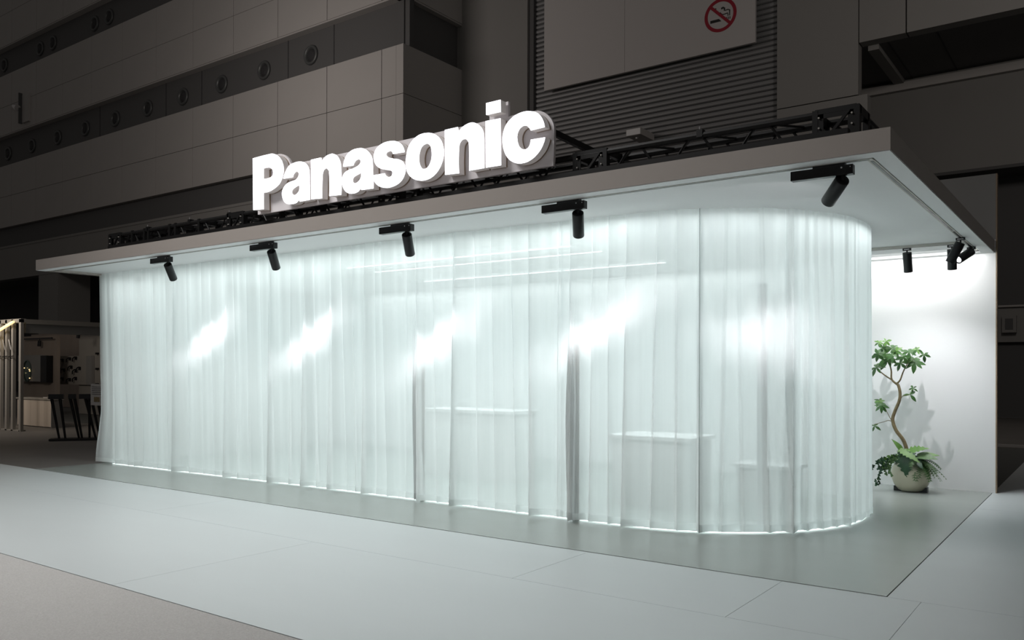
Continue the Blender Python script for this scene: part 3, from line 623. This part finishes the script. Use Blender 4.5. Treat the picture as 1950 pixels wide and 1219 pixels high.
# concealed wall washer slot
area_light('wall_washer', (-.85,5.38,2.954), 1.5, .04, 12.5, (1,1,.99), rot=(math.radians(22),0,0))
area_light('wall_washer', (-.85,5.79,2.95), 1.5, .02, 2.2, (1,1,.99), rot=(math.radians(3),0,0))
area_light('wall_washer', (-6.2,5.66,2.952), 9, .03, 14, (.9,1,1), rot=(math.radians(14),0,0))

# ================================================================ CURTAIN
CXc,CYc,CR = -2.55,2.90,1.75
S0_ = CXc+11.68
def path(s):
    if s < S0_:
        X = -11.68+s; Y = CYc-CR
        if X < -7: Y -= .15*(-7-X)/4.7
        return X, Y, 0.0, -1.0
    a = (s-S0_)/CR
    return CXc+CR*math.sin(a), CYc-CR*math.cos(a), math.sin(a), -math.cos(a)
EDG = [-.3,0.03,0.39,0.72,0.9,1.09,1.46,1.75,1.97,2.26,2.55,2.81,3.09,3.32,3.56,3.82,4.03,4.34,4.63,4.84,5.1,5.36,5.52,5.69,5.87,6.06,6.33,6.57,6.82,7.09,7.38,7.62,7.9,8.11,8.38,8.58,8.77,8.98,9.15,9.4,9.64,9.83,10.03,10.23,10.44,10.62,10.82,11.01,11.2,11.36,11.54,11.71,11.95,12.2,12.5,12.8,13.1,13.4,13.7,14.0,14.3,14.6,14.9]
random.seed(11)
big = {1.97,3.09,4.03,4.63,5.1,5.69,6.57,7.09,8.11,8.58,9.15,9.83,10.62,11.36}
FA = [ (random.uniform(.13,.17) if e in big else random.uniform(.04,.085)) for e in EDG]
FD = [ random.uniform(-.07,.07) for e in EDG]     # sideways drift from foot to head
FT = [ random.uniform(.12,.35) for e in EDG]      # how much of the fold remains at the head
W1 = [random.uniform(0,6.28) for _ in range(8)]
def sm(t): t = max(0,min(1,t)); return t*t*(3-2*t)
def offset(s, z):
    h_ = z/3.0
    # find the fold
    lo = 0
    for i in range(len(EDG)-1):
        if EDG[i]+FD[i]*h_ <= s: lo = i
        else: break
    e0 = EDG[lo]+FD[lo]*h_; e1 = EDG[lo+1]+FD[lo+1]*h_
    a0 = FA[lo]*(1-(1-FT[lo])*h_); a1 = FA[lo+1]*(1-(1-FT[lo+1])*h_)
    Lw = max(.05, e1-e0); w_ = min(.03, Lw*.3)
    u = (s-e0)/Lw; uw = 1-w_/Lw
    if u < uw: o = a0*(.72*math.exp(-(s-e0)/.075)+.28*(1-u/uw))*(1-sm(u/uw*1.0)**3)
    else: o = a1*sm((u-uw)/(1-uw))
    o += (.003*math.sin(s*31+W1[0]+.8*h_)+.008*math.sin(s*17.3+W1[1]-1.1*h_)+.0015*math.sin(s*53+W1[2]+.5*h_)+.010*math.sin(s*7.1+W1[3]))
    # two spots where the cloth is bunched below breast height
    for c,wd in ((8.56,.055),(6.50,.045)):
        g = math.exp(-((s-c)/wd)**4)*sm((2.25-z)/1.3)
        if g > .01: o += .075*g*math.sin((s-c)*2*PI/.024)
    if s > 10.9: o *= 1-.6*sm((s-10.9)/.4)
    # slight sag outward at the very foot
    return o
HZ = [.034,.10,.2,.35,.55,.8,1.05,1.3,1.55,1.8,2.05,2.3,2.5,2.7,2.85,2.984]
cu = thing('curtain', (-5.9,1.15,0.03), 'long sheer white curtain in soft folds, rounded at the right end, lit from within', 'curtain')
def pt(s,z,extra=0.0):
    X,Y,nx,ny = path(s); o = offset(s,z)+extra
    lean = .10*(z/3.0)*sm((S0_-1.0-s)/2.0+.5)
    flare = -.22*sm((1.0-z)/1.0)*sm((.4-s)/.4)
    return (X+nx*o+flare, Y+ny*o-lean, z)
bounds = [0.0,1.97,4.03,5.50,7.09,8.42,9.83,10.62,11.54,14.6]
for i in range(len(bounds)-1):
    a,b = bounds[i],bounds[i+1]+.03
    n = int((b-a)/.0075)
    if i == len(bounds)-2: n = int((b-a)/.02)
    ss = [a+(b-a)*j/n for j in range(n+1)]
    mb = MB().grid([[pt(s,z, .004*(i%2)) for s in ss] for z in HZ])
    pn = mb.build('curtain_panel', M['sheer'], cu, smooth=True)
    me = pn.data; uvl = me.uv_layers.new(name='cloth')
    N_ = len(ss)
    for lpp in me.loops:
        vi = lpp.vertex_index; uvl.data[lpp.index].uv = (ss[vi%N_], HZ[vi//N_])
    hh = MB().grid([[pt(s,z, .004*(i%2)+.003) for s in ss] for z in (.034,.10)]).build('hem', M['sheer_hem'], pn, smooth=True)
    hu = hh.data.uv_layers.new(name='cloth')
    for lpp in hh.data.loops: hu.data[lpp.index].uv = (ss[lpp.vertex_index%N_], .1)
    if i < len(bounds)-2:
        e = bounds[i+1]
        sb = MB().grid([[pt(s,z,.010) for s in (e-.002,e+.002)] for z in HZ]).build('seam_tape', M['seam'] if i == 5 else M['sheer_hem'], pn)
        su = sb.data.uv_layers.new(name='cloth')
# LED strip on the floor just behind the curtain foot
fs = MB(); row0=[];row1=[]
for j in range(161):
    s = .15+j*(12.3-.15)/160; X,Y,nx,ny = path(s)
    row0.append((X-nx*.02,Y-ny*.02,.0155)); row1.append((X-nx*.06,Y-ny*.06,.0155))
fs.grid([row0,row1]); fl_ = fs.build('floor_light_strip', M['floor_led'])
tag(fl_, 'thin white light strip on the floor along the foot of the curtain', 'light strip')
# arc pelmet lamps
for k in range(6):
    a = (k+.5)*PI/2/6*1.15
    R_ = CR-.16; area_light('pelmet_light', (CXc+R_*math.sin(a), CYc-R_*math.cos(a), 2.955), .5, .05, 1.5, (.9,.99,1), rot=(0,0,a))
# linear lamps in the room
for n_,(xa,xb,y,z,l) in enumerate(((-7.1,-3.6,1.85,2.86,'front'),(-6.9,-3.4,2.15,2.82,'middle'),(-6.9,-3.1,3.15,2.78,'rear'))):
    t = thing('linear_lamp', ((xa+xb)/2,y,z), 'slim white linear lamp glimpsed through the curtain, %s row'%l, 'lamp', 'linear lamps behind the curtain')
    MB().box(xa,xb,y-.02,y+.02,z,z+.03).build('housing', M['booth_white'], t)
    MB().box(xa,xb,y-.018,y+.018,z-.006,z).build('diffuser', M['lamp_on'], t)
    for x in (xa+.3,xb-.3): MB().tube([(x,y,z+.03),(x,y,2.987)], .004, 6).build('hanger', M['silver'], t)
# furniture faintly seen behind the cloth
for (xa,xb,ya,yb,h_,l) in ((-3.4,-2.4,2.3,3.0,.78,'pale counter behind the curtain, the taller one left of centre right'),(-2.3,-1.6,3.2,3.7,.45,'low pale bench behind the curtain near the rounded end'),(-6.8,-5.2,3.0,3.6,.95,'long pale counter behind the curtain below the letter s')):
    t = thing('counter', ((xa+xb)/2,(ya+yb)/2,0.01), l, 'counter')
    MB().box(xa,xb,ya,yb,h_-.04,h_).build('top', M['furn'], t); MB().box(xa+.04,xb-.04,ya+.04,yb-.04,.01,h_-.04).build('body', M['furn'], t)

for (s_,wd,h_,l,mm) in ((8.56,.05,1.75,'dark brown upright strip close behind the curtain, the darker of the two','post_brown'),(6.52,.032,1.5,'narrow dark upright strip close behind the curtain, left of the darker one','post_brown'),(10.5,.10,2.3,'pale bluish panel standing behind the rounded part of the curtain','white_wall')):
    X,Y,nx,ny = path(s_); gp = .22 if mm == 'white_wall' else .035
    c_ = Vector((X-nx*gp,Y-ny*gp,0)); tx = Vector((-ny,nx,0))
    t = thing('backing_strip', (c_.x,c_.y,.01), l, 'post')
    MB().bar(c_-tx*wd/2+Vector((0,0,.03+h_/2)), c_+tx*wd/2+Vector((0,0,.03+h_/2)), .02, h_).build('strip', M[mm], t)
    MB().bar(c_-tx*(wd/2+.01)+Vector((0,0,.02)), c_+tx*(wd/2+.01)+Vector((0,0,.02)), .03, .02).build('foot', M[mm], t)
# ================================================================ POTTED TREE
PX_,PY_ = -.83,5.38
pt_ = thing('potted_tree', (PX_,PY_,.01), 'crooked small tree with palm shaped leaves in a round cream pot with ferns and ivy', 'plant')
MB().lathe([(.001,.0),(.10,.0),(.145,.02),(.195,.085),(.222,.165),(.226,.215),(.214,.28),(.19,.335),(.168,.365),(.155,.365),(.165,.33),(.15,.32),(.001,.32)],40,(PX_,PY_,.012)).build('pot', M['glaze'], pt_, smooth=True)
MB().lathe([(.001,.0),(.155,.0)],24,(PX_,PY_,.345)).build('soil', M['soil'], pt_)
MB().box(PX_-.19,PX_-.11,PY_-.05,PY_+.05,.011,.07).build('foot', M['black_metal'], pt_)
MB().box(PX_+.11,PX_+.19,PY_-.05,PY_+.05,.011,.07).build('foot', M['black_metal'], pt_)
def curve(pts_, sub=5):
    out=[]; P=[Vector(p) for p in pts_]
    for i in range(len(P)-1):
        p0=P[max(i-1,0)];p1=P[i];p2=P[i+1];p3=P[min(i+2,len(P)-1)]
        for j in range(sub):
            t=j/sub; out.append(.5*((2*p1)+(p2-p0)*t+(2*p0-5*p1+4*p2-p3)*t*t+(3*p1-p0-3*p2+p3)*t**3))
    out.append(P[-1]); return out
def limb(name, pts_, r0, r1, m='bark'):
    c = curve(pts_); n = len(c); b = MB().tube(c, [r0+(r1-r0)*i/(n-1) for i in range(n)], 8)
    return b.build(name, M[m], pt_, smooth=True)
Y_ = PY_
limb('trunk', [(-.84,Y_,.36),(-.908,Y_,.615),(-.999,Y_-.01,.755),(-1.042,Y_,.885),(-1.017,Y_+.01,.998),(-.969,Y_,1.118),(-.957,Y_,1.216),(-.975,Y_,1.315),(-1.0,Y_,1.347)], .024,.017)
limb('branch', [(-1.0,Y_,1.34),(-1.055,Y_,1.399),(-1.061,Y_,1.512),(-1.098,Y_,1.644)], .014,.007)
limb('branch', [(-1.055,Y_,1.393),(-1.116,Y_,1.432),(-1.191,Y_-.02,1.498),(-1.222,Y_-.03,1.545)], .010,.005)
limb('branch', [(-1.0,Y_,1.341),(-.957,Y_,1.387),(-.921,Y_,1.492),(-.87,Y_,1.60)], .012,.006)
limb('branch', [(-.963,Y_,1.098),(-.927,Y_-.02,1.184),(-.842,Y_-.03,1.206)], .005,.003)
limb('branch', [(-1.036,Y_,.846),(-1.072,Y_-.02,.917),(-1.14,Y_-.03,1.067)], .005,.003)
limb('branch', [(-1.042,Y_,.865),(-1.091,Y_,.877),(-1.14,Y_,.861),(-1.265,Y_,.817)], .005,.003)
def leaf_mesh(name, L_, W_, m, droop=.18, fold=.18):
    b = MB(); prof = [(0,.05),(.18,.55),(.42,.98),(.62,.92),(.82,.55),(1.0,.02)]
    for t,wq in prof:
        zc = -droop*L_*t*t; hw = W_*wq/2
        b.v += [(-hw, t*L_, zc+fold*hw),(0,t*L_,zc),(hw,t*L_,zc+fold*hw)]
    for i in range(len(prof)-1):
        a = i*3; b.f += [(a,a+1,a+4,a+3),(a+1,a+2,a+5,a+4)]
    return b.mesh(name, m, smooth=True)
LM = [leaf_mesh('leaf', .140,.054, M['leaf']), leaf_mesh('leaf', .125,.048, M['leaf'],.3), leaf_mesh('leaf', .105,.042, M['leaf_lime'],.1)]
LMD = leaf_mesh('leaf', .13,.06, M['leaf_dark'],.35)
random.seed(5)
WH = [(-1.104,1.664,9,.145,0),(-.807,1.615,9,.15,0),(-.95,1.60,5,.12,0),(-1.222,1.545,6,.115,1),(-.855,1.741,6,.12,0),(-1.117,1.876,5,.085,2),(-1.20,1.86,6,.08,2),(-1.06,1.789,7,.115,0),(-1.185,1.711,8,.115,1),
      (-.74,1.765,6,.085,2),(-.671,1.70,5,.095,1),(-.99,1.75,6,.095,2),(-1.209,1.115,7,.105,2),(-1.15,1.067,8,.115,1),(-.813,1.285,5,.075,1),(-.842,1.206,3,.10,0),(-1.27,.797,4,.085,1),(-1.03,1.70,6,.11,1),(-.90,1.68,6,.11,1),(-1.16,1.79,6,.10,0)]
for (x,z,n,L_,mi) in WH:
    dy = random.uniform(-.16,.08); c = Vector((x,Y_+dy,z)); base = random.uniform(0,6.28)
    anch = min([Vector((-1.098,Y_,1.644)),Vector((-.87,Y_,1.60)),Vector((-1.222,Y_-.03,1.545)),Vector((-.842,Y_-.03,1.206)),Vector((-1.14,Y_-.03,1.067)),Vector((-1.265,Y_,.817))], key=lambda v:(v-c).length)
    if (anch-c).length > .02: MB().tube([anch,(anch+c)/2+Vector((0,0,.015)),c], .0028, 5).build('stalk', M['leaf_lime'], pt_)
    nn = Vector((random.uniform(-.3,.45),-.8,random.uniform(.15,.75))).normalized(); e1 = nn.cross(Vector((0,0,1))).normalized(); e2 = nn.cross(e1)
    for k in range(n):
        a = base+2*PI*k/n+random.uniform(-.25,.25); el = random.uniform(-.55,.15)
        me = LM[mi] if mi<2 or random.random()<.8 else LM[0]
        s = L_/.132*random.uniform(.75,1.15)
        # whorl plane tipped towards the room
        d = e1*math.cos(a)+e2*math.sin(a)-nn*(.15-.5*el)
        d.normalize(); upv = nn+Vector((random.uniform(-.25,.25),random.uniform(-.2,.2),random.uniform(-.25,.25)))
        xr = d.cross(upv).normalized(); zr = xr.cross(d)
        o = place('leaf', me, c, pt_); o.rotation_mode = 'QUATERNION'
        o.rotation_quaternion = Matrix((xr,d,zr)).transposed().to_quaternion(); o.scale = (s,s,s)
def big_leaf(center, tip, width, m, lobes, upv=Vector((0,-.6,.8)), name='large_leaf', droop=.06):
    c = Vector(center); t = Vector(tip); ax = t-c; L_ = ax.length; ax.normalize()
    xr = ax.cross(upv).normalized(); zr = xr.cross(ax); b = MB(); n = 22
    for i in range(n+1):
        u = i/n; hw = width/2*math.sin(PI*min(1,(u*.93+.07))**.75)
        if lobes: hw *= (1-.45*(.5+.5*math.cos(u*lobes*2*PI)))
        bend = -droop*u*u
        P_ = c+ax*L_*u+zr*bend
        sw = ax*(-.10*width)*(1-u)
        b.v += [tuple(P_-xr*hw+zr*hw*.22+sw), tuple(P_), tuple(P_+xr*hw+zr*hw*.22+sw)]
    for i in range(n):
        a = i*3; b.f += [(a,a+1,a+4,a+3),(a+1,a+2,a+5,a+4)]
    return b.build(name, M[m], pt_, smooth=True)
big_leaf((-.88,5.21,.50),(-.83,5.10,.225),.23,'leaf_dark',6)
big_leaf((-.93,5.22,.53),(-.68,5.12,.43),.13,'leaf_lime',7)
big_leaf((-.86,5.30,.50),(-.63,5.25,.60),.15,'leaf_lime',6)
big_leaf((-.92,5.33,.50),(-1.0,5.27,.66),.07,'leaf_lime',0)
big_leaf((-.74,5.28,.46),(-.52,5.22,.48),.13,'leaf_var',0)
big_leaf((-.74,5.32,.44),(-.54,5.28,.54),.11,'leaf_lime',0, droop=.10)
big_leaf((-.80,5.26,.44),(-.66,5.14,.36),.12,'leaf_dark',0)
big_leaf((-.96,5.26,.46),(-1.02,5.15,.40),.10,'leaf_dark',0)
big_leaf((-.80,5.40,.42),(-.92,5.50,.56),.12,'leaf_dark',5)
big_leaf((-.76,5.42,.42),(-.60,5.52,.50),.12,'leaf_dark',5)
# fern fronds at the right, arching over the rim
random.seed(9)
for k in range(30):
    a = random.uniform(-2.0,.5); r = random.uniform(.20,.33); dz = random.uniform(-.24,-.02)
    p0 = Vector((-.76,5.32,.40)); p2 = Vector((-.74+r*math.cos(a), 5.32+r*math.sin(a)*.8, .40+dz)); p1 = (p0+p2)/2+Vector((0,0,.10))
    b = MB(); c = [ (1-t)**2*p0+2*t*(1-t)*p1+t*t*p2 for t in [i/14 for i in range(15)] ]
    b.tube(c, .0016, 4)
    for i in range(2,15):
        d = (c[i]-c[i-1]).normalized(); sd = d.cross(Vector((0,0,1))).normalized(); ll = .045*math.sin(PI*i/15)+.012
        for sg_ in (-1,1):
            q = c[i]+sd*sg_*ll+d*.012-Vector((0,0,.006)); n = len(b.v)
            b.v += [tuple(c[i]-d*.0075),tuple(c[i]+d*.0075),tuple(q)]; b.f.append((n,n+1,n+2))
    b.build('fern_frond', M['leaf'] if k%3 else M['leaf_var'], pt_)
# low leaves filling the mouth of the pot
for k in range(62):
    a = random.uniform(0,2*PI); r0 = random.uniform(.03,.14); c = Vector((PX_+r0*math.cos(a), PY_+r0*math.sin(a), .37+random.uniform(0,.05)))
    el = random.uniform(-.5,.9); d = Vector((math.cos(a)*math.cos(el), math.sin(a)*math.cos(el), math.sin(el)))
    xr = d.cross(Vector((0,0,1))).normalized(); zr = xr.cross(d)
    o = place('leaf', (LM[1],LM[2],LM[0],LMD)[k%4], c, pt_); o.rotation_mode = 'QUATERNION'
    o.rotation_quaternion = Matrix((xr,d,zr)).transposed().to_quaternion(); s = random.uniform(.7,1.25); o.scale = (s,s,s)
# ivy trailing at the left
def ivy_mesh(name,m,sz):
    b = MB(); pr_ = [(0,0),(.42,-.12),(.62,.25),(.34,.42),(.30,.72),(0,1.0),(-.30,.72),(-.34,.42),(-.62,.25),(-.42,-.12)]
    b.v = [(0,.35*sz,.06*sz)]+[(x*sz,y*sz,-.04*sz*abs(x)) for x,y in pr_]
    for i in range(10): b.f.append((0,1+i,1+(i+1)%10))
    return b.mesh(name,m)
IV = [ivy_mesh('ivy_leaf',M['leaf_dark'],.042), ivy_mesh('ivy_leaf',M['leaf_var'],.036), ivy_mesh('ivy_leaf',M['leaf_lime'],.032)]
random.seed(21)
vines = [([(-.95,5.24,.40),(-1.10,5.16,.40),(-1.20,5.12,.33),(-1.23,5.10,.25)],0,15),
         ([(-.95,5.22,.42),(-1.07,5.12,.38),(-1.13,5.09,.25),(-1.14,5.08,.08)],0,18),
         ([(-.93,5.22,.42),(-1.03,5.12,.38),(-1.10,5.09,.28),(-1.17,5.08,.13)],0,16),
         ([(-.92,5.20,.43),(-1.0,5.11,.40),(-1.05,5.09,.32),(-1.05,5.08,.22)],1,20),
         ([(-.90,5.20,.43),(-.97,5.11,.40),(-1.01,5.08,.31),(-1.0,5.08,.20)],1,20),
         ([(-.92,5.21,.44),(-1.02,5.13,.45),(-1.09,5.10,.38),(-1.10,5.09,.30)],2,16)]
for P_,mi,n in vines:
    v = MB().tube(curve(P_,6), .0022, 5).build('ivy_vine', M['leaf_lime'], pt_); C_ = curve(P_,12)
    for k in range(n):
        c = C_[int((k+.5)/n*(len(C_)-1))]+Vector((random.uniform(-.02,.02),random.uniform(-.02,.01),random.uniform(-.015,.015)))
        o = place('ivy_leaf', IV[mi], c, v); s = random.uniform(.7,1.3); o.scale = (s,s,s)
        o.rotation_euler = (random.uniform(.9,1.9),random.uniform(-.7,.7),random.uniform(2.2,4.4))

# ================================================================ NEIGHBOURING STALL, far left
SX,SY = -19.9,3.333
st = thing('display_stall', (SX,SY,0), 'open white framed neighbouring stall at the far left behind the curtain', 'stall')
for x in (SX,-20.30,-20.62,-20.95): MB().box(x-.05,x+.05,SY,SY+.07,0,2.68).build('post', M['stall'], st)
MB().box(-23.5,SX+.05,SY,SY+.12,2.60,2.69).build('header', M['stall'], st)
MB().box(SX-.07,SX+.05,SY+.12,10.4,2.57,2.68).build('side_header', M['stall'], st)
MB().box(-23.5,SX,SY+.0,SY+.14,0,.03).build('sill', M['stall'], st)
MB().box(SX-.04,SX+.02,SY+.12,10.4,2.35,2.57).build('side_valance', M['hall_mid'], st)
MB().box(-35,-19.9,10.4,10.5,0,2.9).build('back_wall', M['stall_wall'], st)
MB().box(-29.3,-26.95,7.58,7.68,0,2.6).build('partition', M['stall_wall'], st)
MB().box(-26.95,-21.0,8.3,8.4,0,2.7).build('partition', M['stall'], st)
MB().box(-26.9,-21.2,7.5,7.9,2.74,2.80).build('ceiling_panel', M['hall_mid'], st)
ws = MB().bar((-20.1,3.28,2.62),(-21.3,3.1,2.20),.05).build('light_strip', M['warm_led']); tag(ws, 'warm yellow light strip glowing at the top left stall corner', 'light strip')
pbm = bpy.data.lights.new('strip_glow','POINT'); pbm.energy = 6; pbm.color=(1,.75,.4); pbm.shadow_soft_size=.2
pbo = bpy.data.objects.new('strip_glow',pbm); COL.objects.link(pbo); pbo.location=(-20.9,3.6,2.2)
# items clipped to the posts
for i,x in enumerate((-20.28,-20.60,-20.93)):
    t = thing('hose_clip', (x,SY-.03,1.9), 'small dark fitting clipped across the %s white stall post from the corner'%['second','third','fourth'][i], 'fitting', 'fittings clipped on the stall posts')
    MB().tube([(x-.13,SY-.04,1.78),(x+.13,SY-.04,1.80)], .012, 6).build('bar', M['black_metal'], t); MB().tube([(x-.08,SY-.05,2.2),(x+.05,SY-.05,1.95)], .01, 6).build('arm', M['silver'], t)
ct = thing('display_counter', (-21.2,4.32,0), 'pale wooden counter with vertical boards in the neighbouring stall', 'counter')
MB().box(-22.3,-20.41,4.29,4.62,.71,.745).build('counter_top', M['stall'], ct)
for i in range(5): MB().box(-22.25+i*.365,-22.25+(i+1)*.365-.008,4.315,4.335,.03,.71).build('board', M['stall_wood'], ct)
MB().box(-20.44,-20.42,4.315,4.6,.0,.71).build('side_panel', M['hall_mid'], ct); MB().box(-22.2,-20.44,4.34,4.6,0,.71).build('carcass', M['stall'], ct)
c2 = tag(MB().box(-20.9,-19.9,5.9,6.6,0,.78).build('plinth', M['stall']), 'plain grey plinth right of the pale wooden counter', 'plinth')
for i,(x,l) in enumerate(((-21.0,'left'),(-20.72,'right'))):
    tag(MB().box(x,x+.22,4.38,4.5,.747,.775+.01*i).build('leaflet_stack', M['paper']), 'low stack of leaflets on the wooden counter, %s one'%l, 'leaflets')
cbn = thing('wall_cabinet', (-28.4,7.5,1.3), 'dark wall cabinet with a round mirror in the neighbouring stall', 'cabinet')
MB().box(-29.2,-27.62,7.36,7.57,1.07,1.95).build('body', M['hall_mid'], cbn); MB().box(-27.60,-27.2,7.36,7.57,1.05,1.93).build('door', M['black_metal'], cbn)
mr_ = MB().lathe([(.001,0),(.29,0),(.30,.02),(.27,.03)],28); mr_.v = [(x-28.5,7.35-z,y*1.25+1.42) for x,y,z in mr_.v]; mr_.build('mirror', M['glass_dark'], cbn, smooth=False)
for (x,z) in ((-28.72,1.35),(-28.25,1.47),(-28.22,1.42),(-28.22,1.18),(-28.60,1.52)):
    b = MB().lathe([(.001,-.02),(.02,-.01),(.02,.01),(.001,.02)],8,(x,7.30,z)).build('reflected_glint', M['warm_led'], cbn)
bd = thing('fittings_board', (-26.1,8.2,1.4), 'light rectangular display board hung with dark bathroom fittings', 'board')
MB().box(-28.3,-26.3,8.2,8.29,.97,1.93).build('panel', M['stall'], bd); MB().box(-26.3,-25.95,8.2,8.29,.97,1.93).build('edge_panel', M['hall_mid'], bd)
random.seed(2)
for i,(x,z) in enumerate(((-28.1,1.78),(-27.8,1.75),(-27.3,1.8),(-26.9,1.82),(-28.0,1.45),(-27.7,1.42),(-27.2,1.52),(-26.9,1.40),(-26.65,1.48),(-27.8,1.12),(-27.3,1.10),(-26.9,1.14))):
    t = thing('tap_fitting', (x,8.15,z), 'small dark tap on the display board, %s'%(['top row, first from left','top row, second from left','top row, third from left','top row, rightmost','middle row, first from left','middle row, second from left','middle row, third from left','middle row, fourth from left','middle row, rightmost','bottom row, leftmost','bottom row, middle','bottom row, rightmost'][i]), 'fitting', 'dark fittings on the display board')
    MB().tube([(x,8.19,z+.07),(x,8.12,z+.07),(x-.08,8.10,z+.02),(x-.09,8.10,z-.08)], .022, 6).build('spout', M['black_metal'], t)
    MB().box(x-.04,x+.03,8.15,8.2,z-.02,z+.08).build('plate', M['black_metal'], t)
for i,(x,z) in enumerate(((-25.7,2.0),(-25.25,2.0),(-25.7,1.5),(-25.2,1.5),(-25.7,1.0))):
    t = thing('wall_hook', (x,8.25,z), 'tiny dark hook right of the display board, %s'%(['top row, left','top row, right','middle row, left','middle row, right','lowest one'][i]), 'hook', 'hooks on the pale partition')
    MB().box(x-.06,x+.04,8.22,8.3,z-.03,z+.03).build('plate', M['black_metal'], t); MB().tube([(x,8.22,z),(x+.08,8.16,z-.03)], .012,6).build('arm', M['black_metal'], t)
for i,(xa,xb,z,sxp,l) in enumerate(((-28.2,-25.0,2.72,-25.2,'upper'),(-28.9,-26.9,2.50,-27.75,'lower'))):
    t = thing('ceiling_track', ((xa+xb)/2,7.4,z), '%s black track rail with one spotlight in the neighbouring stall'%l, 'lighting track')
    MB().bar((xa,7.4,z),(xb,7.4,z),.045).build('rail', M['black_metal'], t)
    MB().tube([(sxp,7.4,z-.02),(sxp,7.4,z-.07)], .012,6).build('stem', M['black_metal'], t); MB().tube([(sxp,7.4,z-.07),(sxp,7.38,z-.26)], .055,10).build('lamp', M['black_metal'], t)
# black rack of slanting legs
rk = thing('leg_rack', (-16.3,2.9,0), 'low black base carrying a row of slanting black legs left of the curtain', 'rack')
A_ = Vector((-16.683,2.517,0)); B_ = Vector((-15.9,3.7,0)); dR = (B_-A_)
MB().bar(A_+Vector((0,0,.03)),B_+Vector((0,0,.03)),.34,.04).build('base', M['black_metal'], rk)
for t0,lean,tw in ((.12,.10,0),(.20,.07,0),(.38,.12,0),(.42,.10,0),(.52,.0,0),(.60,.14,0),(.66,.12,0),(.73,.11,0),(.84,.12,0),(.92,.12,0)):
    f = A_+dR*t0
    MB().tube([f+Vector((0,0,.05)), f-dR*lean+Vector((-.02,0,.93))], [.022,.034], 8).build('leg', M['black_metal'], rk)
for a_,b_ in ((-.02,.18),(.24,.34),(.38,.60),(.70,.82)):
    MB().bar(A_+dR*a_+Vector((0,0,.92)),A_+dR*b_+Vector((0,0,.92)),.09,.10).build('top_bar', M['black_metal'], rk)
nt_ = thing('notice', (-14.5,2.38,0), 'white printed notice sheet above the black rack, half behind the curtain edge', 'notice')
MB().box(-14.79,-14.20,2.38,2.39,.80,1.21).build('sheet', M['paper'], nt_); MB().tube([(-14.42,2.40,0),(-14.42,2.40,1.2)],.012,8).build('pole', M['black_metal'], nt_); MB().lathe([(.001,.03),(.14,.02),(.15,0)],20,(-14.42,2.4,-.018)).build('foot', M['black_metal'], nt_)
for i in range(5): MB().box(-14.74,-14.40+.05*(i%2),2.374,2.3805,1.15-.035*i,1.158-.035*i).build('text_line', M['hall_dark'], nt_)
MB().box(-14.66,-14.46,2.374,2.3805,.87,.96).build('picture', M['bark'], nt_)
